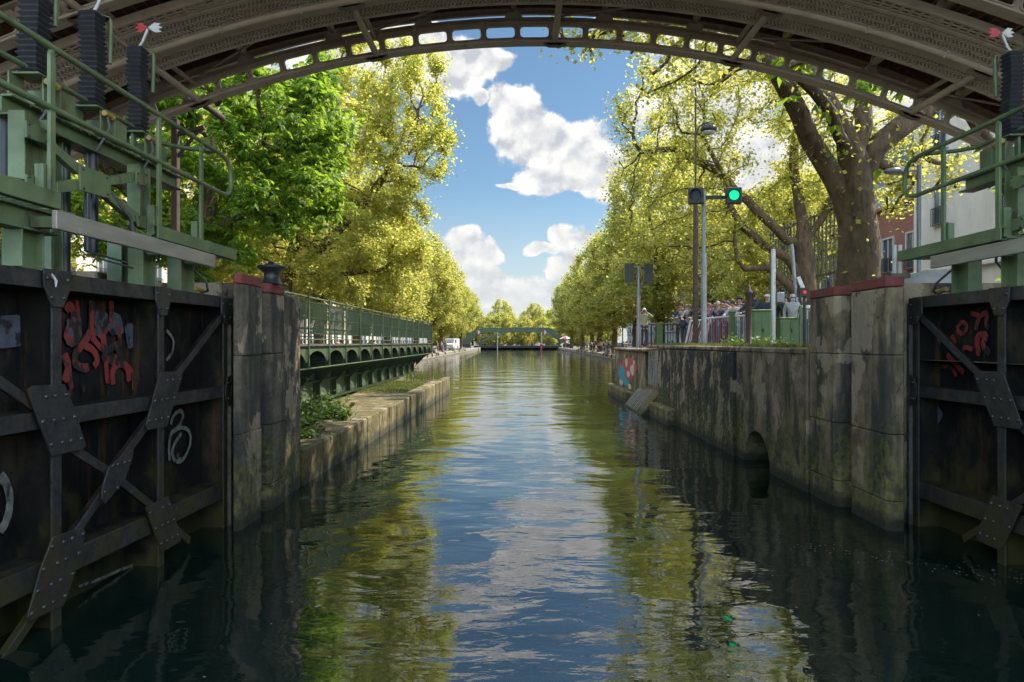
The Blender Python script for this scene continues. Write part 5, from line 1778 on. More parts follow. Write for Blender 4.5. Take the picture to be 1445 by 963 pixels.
# tall barred fence behind the planes
t = thing('bar_fence', 'tall dark barred fence rising behind the plane trunks', 'fence', (10.5, 26, 2.04))
b = MB()
for k in range(22):
    y = 23.2 + k * .32
    b.bar((11.0, y, 2.1), (11.0, y, 7.1), .045, .045, up=(0, 1, 0))
b.build('bars', M['dframe'], t)
b = MB()
for z in (2.4, 4.7, 6.95): b.bar((11.0, 23.1, z), (11.0, 30.0, z), .06, .08)
b.build('rails', M['dframe'], t)
# pale tarpaulin and brass-topped stub on the right platform
rs = np.random.RandomState(9)
b = MB()
n, m = 16, 10
c0 = P(1290, 388, 10.2)
vs = []
for i in range(n + 1):
    for j in range(m + 1):
        u, v = i / n * 2 - 1, j / m * 2 - 1
        h = max(0, (1 - abs(u) ** 2.2)) * max(0, (1 - abs(v) ** 2.2)) * .34
        vs.append((c0.x + u * .62, 9.7 + v * .5, 2.95 + h + rs.uniform(-.02, .02) * (h > .02)))
fs = [(i * (m + 1) + j, (i + 1) * (m + 1) + j, (i + 1) * (m + 1) + j + 1, i * (m + 1) + j + 1) for i in range(n) for j in range(m)]
b.add(vs, fs, True)
b.b2(c0.x - .64, c0.x + .64, 9.2, 10.2, 2.7, 2.95)
tag(b.build('tarpaulin', M['frame'], origin=(c0.x, 9.7, 2.7)), 'crumpled pale tarpaulin heap behind the red edged right pier', 'tarpaulin')
p = P(1266, 376, 9.0)
t = thing('twin_tubes', 'two short upright white tubes on a small brass plate behind the right pier', 'tubes', (p.x, 9.0, 2.7))
for o in (-.035, .035):
    b = MB(); b.tube([(p.x + o, 9.0, p.z - .1), (p.x + o, 9.0, p.z + .28)], .026, 10); b.build('tube', M['white'], t)
b = MB(); b.b2(p.x - .13, p.x + .13, 8.92, 9.08, p.z - .16, p.z - .10); b.tube([(p.x, 9, 2.7), (p.x, 9, p.z - .15)], .03, 8); b.build('bracket', M['seal'], t)
# street lamp in front of the pale facade
Y = 14.0
px = 1297
t = thing('street_lamp', 'slim grey street lamp with a flat oval head in front of the red brick building', 'street lamp', (P(px, 0, Y).x, Y, 2.1))
x = P(px, 0, Y).x
b = MB(); b.tube([(x, Y, 2.0), (x, Y, P(0, 233, Y).z)], .05, 10); b.build('post', M['greypost'], t)
lc = P(1262, 242, Y)
b = MB(); b.tube([(x, Y, lc.z + .02), (lc.x + .2, Y, lc.z)], .022, 8); b.build('arm', M['greypost'], t)
b = MB(); b.ball(lc, .2, 14, 8, (1.1, .6, .38)); b.build('lamp_head', M['greypost'], t)

# drifting leaves and scum on the dark water by the right gate
rs = np.random.RandomState(12)
b = MB()
for k in range(170):
    u = rs.uniform(0, 1)
    p = P(1240 + 190 * u + rs.normal(0, 25), 0, 1); x = 3.0 + 1.9 * u + rs.normal(0, .16); y = 7.7 - 1.3 * u + rs.normal(0, .12)
    if k > 120: x, y = rs.uniform(-3.1, 4.3), rs.uniform(4.6, 11)
    r = rs.uniform(.006, .018); a = rs.uniform(0, 6.28)
    b.add([(x + r * math.cos(a + j * 1.571) * (1 if j % 2 else .6), y + r * math.sin(a + j * 1.571) * (1 if j % 2 else .6), .004) for j in range(4)], [(0, 1, 2, 3)])
tag(b.build('floating_leaves', mat('dead leaf flecks', (.30, .24, .14), (.2, .2, .16), .6, scale=30, bump=0)), 'scattered leaf flecks floating on the dark water', 'leaves', kind='stuff')
# ------------------------------------------------------------------ people
def skin_mesh(joints, edges, radii, root, sub=1):
    me = bpy.data.meshes.new('person_form')
    me.from_pydata([tuple(j) for j in joints], edges, [])
    o = bpy.data.objects.new('person_form', me)
    COL.objects.link(o)
    md = o.modifiers.new('skin', 'SKIN')
    md.use_smooth_shade = True
    sv = me.skin_vertices[0].data
    for i, r in enumerate(radii):
        sv[i].radius = r if isinstance(r, tuple) else (r, r)
        sv[i].use_root = (i == root)
    if sub:
        s = o.modifiers.new('sub', 'SUBSURF'); s.levels = sub; s.render_levels = sub
    dg = bpy.context.evaluated_depsgraph_get()
    new = bpy.data.meshes.new_from_object(o.evaluated_get(dg))
    bpy.data.objects.remove(o)
    return new

def pose_mesh(pose):
    """joint positions of a 1.72 m figure facing -Y"""
    J = {}
    def j(n, *p): J[n] = Vector(p)
    sit = pose == 'sit'
    lean = {'rail': .16, 'photo': .03, 'stand': .0, 'sit': .04}[pose]
    dz = -.50 if sit else 0
    j('pel', 0, 0, .95 + dz); j('spi', 0, -.02 - lean * .3, 1.12 + dz); j('che', 0, -.02 - lean * .75, 1.32 + dz); j('nec', 0, -.015 - lean, 1.46 + dz)
    j('neb', 0, -.02 - lean * 1.1, 1.52 + dz); j('hea', 0, -.04 - lean * 1.2, 1.60 + dz); j('top', 0, -.03 - lean * 1.2, 1.70 + dz)
    for s, q in ((-1, 'l'), (1, 'r')):
        j('sho' + q, s * .18, -.01 - lean * .9, 1.41 + dz)
        if pose == 'rail': e, w, h = (s * .25, -.18 - lean, 1.20), (s * .14, -.42 - lean, 1.13), (s * .08, -.49 - lean, 1.12)
        elif pose == 'photo': e, w, h = (s * .36, -.14, 1.33), (s * .13, -.24, 1.52), (s * .07, -.26, 1.58)
        elif pose == 'stand': e, w, h = (s * .24, .03, 1.14), (s * .24, -.06, .90), (s * .235, -.09, .83)
        else: e, w, h = (s * .24, -.04, .68), (s * .17, -.26, .56), (s * .14, -.33, .53)
        J['elb' + q], J['wri' + q], J['han' + q] = Vector(e), Vector(w), Vector(h)
        j('hip' + q, s * .095, 0, .91 + dz)
        if sit: j('kne' + q, s * .13, -.44, .46); j('ank' + q, s * .12, -.46, .06); j('toe' + q, s * .13, -.60, .02)
        else: j('kne' + q, s * .105, -.02, .50); j('ank' + q, s * .10, .02, .09); j('toe' + q, s * .12, -.14, .035)
    return J

def body(J):
    names = list(J.keys())
    idx = {n: i for i, n in enumerate(names)}
    pts = [J[n] for n in names]
    E = [('pel', 'spi'), ('spi', 'che'), ('che', 'nec'), ('nec', 'neb'), ('neb', 'hea'), ('hea', 'top')]
    Rr = dict(pel=(.13, .10), spi=(.125, .09), che=(.15, .10), nec=.06, neb=.055, hea=(.078, .098), top=(.055, .07))
    for q in 'lr':
        E += [('che', 'sho' + q), ('sho' + q, 'elb' + q), ('elb' + q, 'wri' + q), ('wri' + q, 'han' + q), ('pel', 'hip' + q), ('hip' + q, 'kne' + q), ('kne' + q, 'ank' + q), ('ank' + q, 'toe' + q)]
        Rr.update({'sho' + q: .058, 'elb' + q: .042, 'wri' + q: .028, 'han' + q: (.036, .018), 'hip' + q: .088, 'kne' + q: .056, 'ank' + q: .038, 'toe' + q: .036})
    rad = [Rr[n] for n in names]
    edges = [(idx[a], idx[b]) for a, b in E]
    for q in 'lr':
        w, h = J['wri' + q], J['han' + q]
        d = (h - w).normalized()
        side = d.cross(Vector((0, 0, 1)))
        if side.length < .2: side = Vector((0, 1, 0))
        side.normalize()
        curl = d.cross(side) * (-1)
        for k, (o, l) in enumerate(((-.026, .062), (-.009, .074), (.009, .070), (.026, .054), (.034, .05))):
            base = len(pts)
            dd = d if k < 4 else (d * .5 + side * .8).normalized()
            root = h + side * o * .8 if k < 4 else w.lerp(h, .45) + side * .028
            pts += [root + dd * .02, root + dd * (.02 + l * .5) - curl * .006, root + dd * (.02 + l) - curl * .026]
            rad += [.0095, .009, .0075]
            edges += [(idx['han' + q] if k < 4 else idx['wri' + q], base), (base, base + 1), (base + 1, base + 2)]
    return skin_mesh(pts, edges, rad, idx['pel'])
def cloth(J, names, E, Rr, root):
    idx = {n: i for i, n in enumerate(names)}
    return skin_mesh([J[n] for n in names], [(idx[a], idx[b]) for a, b in E], [Rr[n] for n in names], idx[root])
FORMS = {}
for pose in ('rail', 'photo', 'stand', 'sit'):
    J = pose_mesh(pose)
    f = {'body': body(J)}
    J2 = dict(J)
    J2['pel'] = J['pel'] + Vector((0, 0, .0)); J2['hem'] = J['pel'] + Vector((0, 0, -.09))
    nm = ['hem', 'pel', 'spi', 'che', 'nec'] + [a + q for q in 'lr' for a in ('sho', 'elb', 'wri')]
    rr = dict(hem=(.155, .125), pel=(.155, .12), spi=(.148, .112), che=(.172, .122), nec=.075)
    for q in 'lr': rr.update({'sho' + q: .076, 'elb' + q: .056, 'wri' + q: .042})
    E = [('hem', 'pel'), ('pel', 'spi'), ('spi', 'che'), ('che', 'nec')] + [(a + q, b + q) for q in 'lr' for a, b in (('sho', 'elb'), ('elb', 'wri'))] + [('che', 'sho' + q) for q in 'lr']
    f['jacket'] = cloth(J2, nm, E, rr, 'pel')
    nm = ['pel'] + [a + q for q in 'lr' for a in ('hip', 'kne', 'ank')]
    rr = dict(pel=(.145, .113))
    for q in 'lr': rr.update({'hip' + q: .105, 'kne' + q: .075, 'ank' + q: .06})
    E = [('pel', 'hip' + q) for q in 'lr'] + [(a + q, b + q) for q in 'lr' for a, b in (('hip', 'kne'), ('kne', 'ank'))]
    f['trousers'] = cloth(J, nm, E, rr, 'pel')
    h = J['hea']
    b = MB(); b.ball(h + Vector((0, .022, .045)), .098, 14, 9, (.88, 1.02, .95)); b.ball(h + Vector((0, .055, -.015)), .075, 10, 7, (1.05, .7, 1.1))
    o = b.build('hair', None); f['hair'] = o.data; bpy.data.objects.remove(o)
    b = MB()
    for s in (-1, 1):
        b.ball(h + Vector((s * .032, -.088, .018)), .011, 8, 5); b.ball(h + Vector((s * .082, .005, .0)), .022, 8, 5, (.4, .8, 1.2))
    o = b.build('eyes', None); f['eyes'] = o.data; bpy.data.objects.remove(o)
    b = MB()
    b.plate([h + Vector((0, -.092, .02)), h + Vector((.016, -.09, -.022)), h + Vector((-.016, -.09, -.022))], (0, -.022, -.004)); b.ball(h + Vector((0, -.087, -.05)), .02, 8, 5, (1.1, .3, .35))
    o = b.build('face', None); f['face'] = o.data; bpy.data.objects.remove(o)
    b = MB()
    for q in 'lr':
        a, e = J['ank' + q], J['toe' + q]
        b.tube([a + Vector((0, .05, -.05)), a + Vector((0, 0, -.045)), e + Vector((0, .03, .012)), e + Vector((0, -.045, .008))], [.035, .048, .044, .022], 8)
    o = b.build('shoes', None); f['shoes'] = o.data; bpy.data.objects.remove(o)
    f['head'] = h
    FORMS[pose] = f
def person(x, y, z, face, pose, jacket, trousers, hair, label, group=None, skin='skin', scale=1.0, extra=None, simple=False):
    t = thing('person', label, 'person', (x, y, z), group)
    t.rotation_euler = (0, 0, face)
    t.scale = (scale, scale, scale)
    F = FORMS[pose]
    cols = dict(body=M[skin], jacket=colour(jacket), trousers=colour(trousers), hair=colour(hair), eyes=M['black'], face=M[skin], shoes=colour((.04, .035, .03)))
    for k in (('body', 'jacket', 'trousers', 'hair') if simple else ('body', 'jacket', 'trousers', 'hair', 'face', 'eyes', 'shoes')):
        me = F[k]
        o = bpy.data.objects.new(k, me)
        if not me.materials: me.materials.append(None)
        o.material_slots[0].link = 'OBJECT'
        o.material_slots[0].material = cols[k]
        COL.objects.link(o); o.parent = t
        ORG[o.name] = Vector((0, 0, 0))
    ORG[t.name] = Vector((0, 0, 0))
    h = F['head']
    if extra == 'cap':
        b = MB(); b.ball(h + Vector((0, .0, .06)), .105, 12, 6, (.9, 1, .75)); b.plate([h + Vector((-.07, -.08, .06)), h + Vector((.07, -.08, .06)), h + Vector((.05, -.17, .045)), h + Vector((-.05, -.17, .045))], (0, 0, .012)); b.build('cap', colour(hair), t)
    if extra == 'mask':
        b = MB(); b.ball(h + Vector((0, -.06, -.04)), .06, 10, 6, (.95, .62, .8)); b.build('mask', colour((.35, .6, .68)), t)
        b = MB(); b.ball(h + Vector((-.035, -.085, .018)), .028, 8, 5, (1, .35, .7)); b.ball(h + Vector((.035, -.085, .018)), .028, 8, 5, (1, .35, .7)); b.build('sunglasses', M['black'], t)
    if extra == 'glasses':
        b = MB(); b.ball(h + Vector((-.035, -.085, .018)), .028, 8, 5, (1, .35, .7)); b.ball(h + Vector((.035, -.085, .018)), .028, 8, 5, (1, .35, .7)); b.build('sunglasses', M['black'], t)
    if extra == 'camera':
        b = MB(); b.box(h + Vector((0, -.17, .0)), (.13, .06, .09)); b.lathe(h + Vector((0, -.20, 0)), [(.035, 0), (.035, .08)], 12, axis=(0, -1, 0)); b.build('camera', M['black'], t)
    if extra == 'bag':
        b = MB(); b.box((.28, .02, .75), (.12, .3, .28)); b.tube([(.26, .0, .88), (.15, -.05, 1.42), (-.05, -.0, 1.48)], .012, 6); b.build('shoulder_bag', colour((.1, .07, .05)), t)
    return t
def at(px, Y): return P(px, 0, Y).x
CW = 'crowd leaning on the barriers'
FD = R(-38)   # figures on the right bank look down the lock towards the boat
person(at(909, 29.6), 29.6, 2.0, R(-10), 'photo', (.42, .36, .20), (.05, .05, .06), (.55, .53, .5), 'man in an open beige jacket holding a camera to his face behind the green railing', extra='camera')
crowd = [(966, 26.6, 'rail', (.035, .055, .10), (.04, .05, .08), (.10, .06, .04), 'person in a navy jacket at the left end of the crowd', None, 1.02),
         (975, 26.0, 'rail', (.30, .29, .28), (.05, .06, .1), (.14, .09, .05), 'person in a light grey top second from the left of the crowd', 'glasses', .96),
         (985, 25.8, 'rail', (.02, .02, .025), (.05, .05, .06), (.05, .035, .03), 'person in black just left of the signal mast', None, 1.0),
         (1002, 25.2, 'rail', (.36, .05, .04), (.05, .06, .1), (.26, .12, .06), 'red haired person in a red top just right of the signal mast', None, .95),
         (1009, 25.9, 'stand', (.45, .42, .38), (.10, .09, .08), (.32, .2, .1), 'blond person in a cream top behind the barrier', 'glasses', .98),
         (1014, 24.8, 'rail', (.05, .07, .15), (.04, .05, .08), (.42, .36, .28), 'fair haired person in a dark blue coat in the middle of the crowd', None, .98),
         (1021, 25.6, 'photo', (.06, .06, .07), (.06, .07, .1), (.05, .035, .03), 'person in dark clothes holding a phone up in the middle of the crowd', None, 1.04),
         (1027, 24.5, 'photo', (.40, .30, .25), (.04, .05, .09), (.12, .08, .05), 'person in a pale pink top raising both hands beside the green gate post', None, .98),
         (1033, 25.2, 'stand', (.48, .10, .08), (.06, .06, .08), (.2, .12, .07), 'person in a bright red shirt behind the green gate post', None, 1.05),
         (1039, 23.9, 'rail', (.40, .42, .44), (.05, .06, .09), (.06, .04, .03), 'person in a white shirt right of the green gate post', None, .97),
         (1046, 24.4, 'rail', (.07, .08, .05), (.04, .045, .06), (.03, .03, .03), 'man in an olive jacket and dark cap leaning forward beside the rusty post', 'cap', 1.08)]
crowd += [(960, 28.4, 'stand', (.2, .18, .14), (.05, .05, .06), (.09, .06, .04), 'person in a tan jacket at the far left behind the navy jacket', None, 1.0),
          (970, 27.9, 'stand', (.05, .05, .055), (.05, .05, .06), (.3, .27, .24), 'grey haired person in charcoal behind the left end of the crowd', 'glasses', 1.02),
          (999, 27.4, 'stand', (.07, .1, .2), (.05, .05, .06), (.07, .05, .03), 'person in a blue jumper in the back row right of the signal mast', None, 1.04),
          (1006, 27.6, 'stand', (.3, .22, .16), (.05, .05, .06), (.16, .1, .06), 'person in a brown coat in the back row of the crowd', 'cap', 1.0),
          (1013, 27.0, 'photo', (.5, .48, .44), (.05, .05, .06), (.1, .07, .05), 'person in a cream jacket taking a picture from the back row', None, 1.04),
          (1024, 26.8, 'stand', (.38, .07, .06), (.05, .05, .06), (.03, .02, .02), 'dark haired person in a crimson coat in the back row', None, 1.03),
          (1037, 26.2, 'stand', (.06, .06, .07), (.05, .05, .06), (.35, .25, .14), 'blond person in black in the back row near the gate post', None, 1.0),
          (1052, 25.2, 'stand', (.14, .15, .17), (.05, .05, .06), (.08, .05, .03), 'person in a slate coat just left of the rusty post', 'glasses', 1.03),
          (1043, 25.8, 'photo', (.26, .28, .3), (.05, .05, .06), (.05, .04, .03), 'person in a pale grey coat holding up a phone beside the rusty post', None, 1.02)]
for (px, Y, pose, jk, tr, hr, lab, ex, s) in crowd:
    person(at(px, Y), Y, zg, FD + random.uniform(-.25, .25), pose, jk, tr, hr, lab, CW, extra=ex, scale=s)
person(at(1069, 21.4), 21.4, zg, R(-65), 'rail', (.03, .035, .045), (.03, .03, .04), (.02, .02, .02), 'dark skinned man in a black sports jacket leaning behind the taller green cabinet', skin='skin2', scale=1.06)
person(at(1083, 22.5), 22.5, zg, R(-30), 'stand', (.03, .035, .06), (.03, .03, .04), (.5, .48, .45), 'person with a white cap in dark blue left of the white post', extra='cap', scale=1.04)
person(at(1108, 22.4), 22.4, zg, R(-20), 'stand', (.02, .02, .022), (.04, .05, .08), (.06, .04, .03), 'person in a black coat and sunglasses right of the white post', extra='glasses', scale=1.02)
person(at(1118, 21.5), 21.5, zg, R(-10), 'stand', (.34, .33, .31), (.12, .12, .13), (.4, .38, .35), 'man in a pale grey jacket with a blue face mask and sunglasses', extra='mask', scale=1.0)
person(at(1134, 22.6), 22.6, zg, R(-10), 'stand', (.45, .44, .42), (.05, .07, .12), (.5, .48, .45), 'person in white at the right end, behind the pale green railing', extra='bag', scale=.98)

# small figures along both basin quays
rs = random.Random(5)
PAL = [((.04, .05, .09), 'navy'), ((.02, .02, .02), 'black'), ((.5, .48, .45), 'white'), ((.32, .05, .05), 'red'), ((.12, .14, .2), 'slate blue'), ((.25, .2, .14), 'tan'), ((.07, .1, .07), 'dark green'), ((.3, .3, .3), 'grey'), ((.45, .36, .1), 'mustard'), ((.35, .15, .2), 'pink')]
def far_people(n, x0, x1, y0, y1, where, grp, sit_edge=None):
    for k in range(n):
        c, nm = PAL[rs.randrange(len(PAL))]
        y = y0 + (y1 - y0) * (k + rs.random()) / n
        seat = sit_edge is not None and rs.random() < .45
        x = sit_edge if seat else rs.uniform(x0, x1)
        pose = 'sit' if seat else rs.choice(['stand', 'stand', 'photo', 'rail'])
        z = .645 if not seat else .645 - .44
        face = (R(-90) if x > 0 else R(90)) if seat else rs.uniform(0, 6.28)
        if seat: x += .22 if x > 0 else -.22
        person(x, y, z, face, pose, c, rs.choice([(.04, .05, .08), (.03, .03, .03), (.15, .13, .1)]), rs.choice([(.03, .02, .02), (.12, .07, .04), (.3, .2, .1)]),
               'tiny distant person in %s %s on %s' % (nm, 'sitting' if seat else 'standing', where), grp, simple=True, scale=rs.uniform(.95, 1.05))
far_people(52, 12.6, 15.5, 50, 140, 'the right basin quay under the trees', 'people along the right basin quay', 11.95)
far_people(14, -16, -12.7, 84, 150, 'the left basin quay', 'people along the left basin quay', -11.95)
far_people(8, -16, -10.2, 40, 60, 'the street behind the swing bridge', 'people behind the swing bridge')
# ------------------------------------------------------------------ far footbridge and the crossings behind it
fb = thing('footbridge', 'green iron footbridge with straight raised span crossing the far end of the basin', 'footbridge', (-1.5, 200, .6))
FY = 200.0
def FP(px, py, y=FY): return P(px, py, y)
top = [(650, 489), (654, 481), (661, 472.5), (670, 466.5), (682, 463.8), (735, 463.2), (775, 463.6), (783, 466.5), (791, 474), (799, 482)]
bot = [(663, 489), (664, 483), (671, 475.8), (677, 471.6), (686, 469.6), (735, 469.0), (771, 469.4), (777, 471.6), (785, 477.5), (794, 484.5)]
for y in (FY - 1.4, FY + 1.4):
    b = MB()
    for k in range(len(top) - 1):
        q = [FP(*top[k]), FP(*top[k + 1]), FP(*bot[k + 1]), FP(*bot[k])]
        for p in q: p.y = y
        b.plate(q, (0, .12, 0))
    b.build('side_girder', M['lgreen'], fb)
b = MB()
for k in range(len(top) - 1):
    q0, q1 = FP(*bot[k]), FP(*bot[k + 1])
    b.plate([(q0.x, FY - 1.28, q0.z + .1), (q0.x, FY + 1.4, q0.z + .1), (q1.x, FY + 1.4, q1.z + .1), (q1.x, FY - 1.28, q1.z + .1)], (0, 0, .1))
b.build('deck', M['wood'], fb)
b = MB()
for k in range(len(top) - 1):
    q0, q1 = FP(*top[k]), FP(*top[k + 1])
    for y in (FY - 1.34, FY + 1.46):
        b.bar((q0.x, y, q0.z + .06), (q1.x, y, q1.z + .06), .26, .10)
b.build('top_flange', M['green'], fb)
for a_, e_, h_ in ((648, 664, 1.6), (795, 806, 1.8)):
    b = MB(); b.b2(FP(a_, 0).x, FP(e_, 0).x, FY - 2, FY + 2, -.5, h_); b.build('abutment', M['dframe'], fb)
for px, lab in ((674.5, 'left'), (768, 'right')):
    c = FP(px, 469.2, FY - 2.0)
    t = thing('warning_sign', 'red and white diamond navigation sign hanging near the %s end of the far green footbridge' % lab, 'sign', c)
    b = MB(); b.plate([c + Vector((0, 0, .75)), c + Vector((.02, 0, -.75)), c + Vector((-.7, 0, 0))], (0, .06, 0)); b.build('red_half', M['red'], t)
    b = MB(); b.plate([c + Vector((.02, 0, .75)), c + Vector((.7, 0, 0)), c + Vector((.04, 0, -.75))], (0, .06, 0)); b.build('white_half', M['white'], t)
    b = MB(); b.bar(c + Vector((0, .1, .7)), c + Vector((0, .5, .9)), .06, .06); b.build('hanger', M['dframe'], t)
ar = thing('footbridge', 'low curved green arch bridge glimpsed behind the straight far footbridge', 'footbridge', (-2, 226, .9))
for y in (225.0, 228.0):
    b = MB()
    n = 20
    for k in range(n):
        a0, a1 = k / n * 2 - 1, (k + 1) / n * 2 - 1
        f = lambda a, o: Vector((1.0 + a * 15, y, 1.2 + (1 - a * a) * 4.6 + o))
        b.plate([f(a0, 0), f(a1, 0), f(a1, .55), f(a0, .55)], (0, .15, 0))
        b.bar(f(a0, .55), f(a0, 1.5), .08, .08, up=(0, 1, 0)); b.bar(f(a0, 1.5), f(a1, 1.5), .08, .08)
    b.build('arch_side', M['lgreen'], ar)
lb = thing('low_bridge', 'low dark swing road bridge closing the far end of the basin just above the water', 'bridge', (-1, 212, .3))
b = MB(); b.b2(-14, 13, 209, 214.4, .45, 1.15); b.build('deck', M['dframe'], lb)
b = MB()
for k in range(28): b.bar((-13.5 + k * .95, 209.1, 1.15), (-13.5 + k * .95, 209.1, 2.1), .07, .07, up=(0, 1, 0))
b.bar((-13.6, 209.1, 2.1), (12.6, 209.1, 2.1), .09, .09); b.bar((-13.6, 209.1, 1.6), (12.6, 209.1, 1.6), .06, .06)
b.build('railing', M['dgreen'], lb)
b = MB(); b.b2(-14, 13, 214.45, 214.9, -1.9, .95)
tag(b.build('quay_wall', M['rubble'], origin=(0, 214.6, 0)), 'dark cross wall under the low bridge at the end of the basin', 'quay wall')
# channel marker and pale pole
p = FP(764, 488, 170.0)
b = MB(); b.tube([(p.x, 170, -.5), (p.x, 170, 1.3), (p.x, 170, 1.5)], [.22, .22, .05], 10); b.ball((p.x, 170, 1.55), .32, 10, 7)
tag(b.build('channel_marker', M['red'], origin=(p.x, 170, 0)), 'small red channel marker standing in the water before the far bridge', 'buoy')
for px, y, h, lab in ((702, 203.6, 6.4, 'thin pale pole standing left of the middle of the far footbridge'), (764, 203.8, 7.6, 'thin pale pole behind the right red and white diamond sign')):
    p = FP(px, 480, y)
    b = MB(); b.tube([(p.x, y, -.3), (p.x, y, h)], .12, 8)
    tag(b.build('pole', M['white'], origin=(p.x, y, 0)), lab, 'pole')
# red and white parasol near the right end of the footbridge
p = FP(775, 474, 190.0); p.x = 12.9
t = thing('parasol', 'red and white parasol open on the right quay near the far footbridge', 'parasol', (p.x, 190, .63))
b = MB(); b.tube([(p.x, 190, .63), (p.x, 190, 3.9)], .05, 6); b.build('pole', M['white'], t)
for k in range(8):
    b = MB()
    a0, a1 = k * math.pi / 4, (k + 1) * math.pi / 4
    c = Vector((p.x, 190, 4.0))
    b.plate([c, c + Vector((math.cos(a0) * 1.8, math.sin(a0) * 1.8, -.8)), c + Vector((math.cos(a1) * 1.8, math.sin(a1) * 1.8, -.8))], (0, 0, -.04))
    b.build('canopy_panel', M['red' if k % 2 else 'white'], t)

# ------------------------------------------------------------------ vehicles on the left quay
def vehicle(kind, label, x, y, z, rz, paint, van=True, group=None):
    L, W_, H = (5.2, 2.0, 2.35) if van else (4.2, 1.78, 1.48)
    t = thing(kind, label, 'van' if van else 'car', (x, y, z), group)
    t.rotation_euler = (0, 0, rz)
    ORG[t.name] = Vector((0, 0, 0))
    prof = [(-L / 2, .35), (-L / 2, H * .93), (-L / 2 + .12, H), (L * .22, H), (L * .36, H * .62), (L * .48, H * .50), (L / 2, .55), (L / 2, .32)] if van else \
           [(-L / 2, .38), (-L / 2, .82), (-L * .44, .92), (-L * .30, H - .02), (-L * .1, H), (L * .12, H - .03), (L * .27, .95), (L * .46, .80), (L / 2, .62), (L / 2, .33)]
    b = MB(); b.plate([(-W_ / 2, yy, zz) for yy, zz in prof], (W_, 0, 0)); b.build('body', paint, t, bevel=.07)
    b = MB()
    if van:
        b.plate([(-W_ * .42, L * .235, H * .93), (W_ * .42, L * .235, H * .93), (W_ * .45, L * .352, H * .66), (-W_ * .45, L * .352, H * .66)], (0, .05, .03))
        for s in (-1, 1): b.b2(s * (W_ / 2 - .01), s * (W_ / 2 + .01), L * .02, L * .22, H * .62, H * .9)
        b.b2(-W_ * .4, W_ * .4, -L / 2 - .012, -L / 2 + .01, H * .6, H * .88)
    else:
        b.plate([(-W_ * .42, L * .14, H - .1), (W_ * .42, L * .14, H - .1), (W_ * .46, L * .26, .97), (-W_ * .46, L * .26, .97)], (0, .03, .03))
        for s in (-1, 1): b.plate([(s * (W_ / 2 + .004), -L * .28, H - .14), (s * (W_ / 2 + .004), L * .11, H - .12), (s * (W_ / 2 + .004), L * .22, .96), (s * (W_ / 2 + .004), -L * .36, .96)], (s * .008, 0, 0))
        b.plate([(-W_ * .42, -L * .31, H - .12), (W_ * .42, -L * .31, H - .12), (W_ * .45, -L * .425, .95), (-W_ * .45, -L * .425, .95)], (0, -.03, .03))
    b.build('window', M['glass'], t)
    for sx in (-1, 1):
        for yy in (-L * .31, L * .32):
            b = MB(); b.lathe((sx * (W_ / 2 - .1), yy, .33), [(.33, -.1), (.34, -.08), (.34, .08), (.33, .1)], 18, axis=(1, 0, 0)); w = b.build('wheel', M['tyre'], t)
            b = MB(); b.lathe((sx * (W_ / 2 + .0), yy, .33), [(.2, -.02), (.18, .012)], 14, axis=(sx, 0, 0)); b.build('rim', M['greypost'], w)
        b = MB(); b.box((sx * W_ * .38, L / 2 - .02, .68), (.3, .08, .16)); b.build('headlight', M['frame'], t)
        b = MB(); b.box((sx * W_ * .40, -L / 2 + .01, .8), (.2, .08, .3 if van else .14)); b.build('tail_light', M['red'], t)
    return t
vehicle('parked_van', 'white van parked on the left quay in front of the far footbridge', -13.9, 140, .62, R(170), M['frame'], True)
vehicle('parked_car', 'dark car parked beside the trees on the left quay, nearer than the white van', -15.2, 108, .62, R(175), M['black'], False, None)
vehicle('parked_car', 'silver car on the street seen through the swing bridge railing', -13.2, 29, 2.1, R(0), M['greypost'], False)
vehicle('parked_car', 'white car on the street seen through the near end of the swing bridge railing', -14.6, 21, 2.1, R(0), M['white'], False)

proto = vehicle('parked_car', 'nearest dark car parked under the planes on the right quay street', 19.6, 52, .95, R(2), M['black'], False, 'cars parked under the right hand planes')
for k, (y, c) in enumerate(((70, (.10, .11, .13)), (76, (.25, .26, .27)), (84, (.03, .04, .07)), (97, (.22, .04, .04)), (104, (.02, .02, .02)), (116, (.4, .4, .4)), (124, (.05, .05, .06)), (137, (.03, .05, .04)))):
    for sd in (1, -1):
        nm = ['grey', 'silver', 'navy', 'dark red', 'black', 'pale', 'charcoal', 'dark green'][k]
        q = copy_tree(proto, (sd * 18.6, y + sd * 1.5, .626), R(2 if sd > 0 else 178), None, '%s parked car between tree trunks on the %s quay street' % (nm, 'right' if sd > 0 else 'left'))
        q['group'] = 'cars parked under the %s hand planes' % ('right' if sd > 0 else 'left')
        for ch in q.children:
            if ch.name.startswith('body'):
                ch.material_slots[0].link = 'OBJECT'; ch.material_slots[0].material = colour(c)
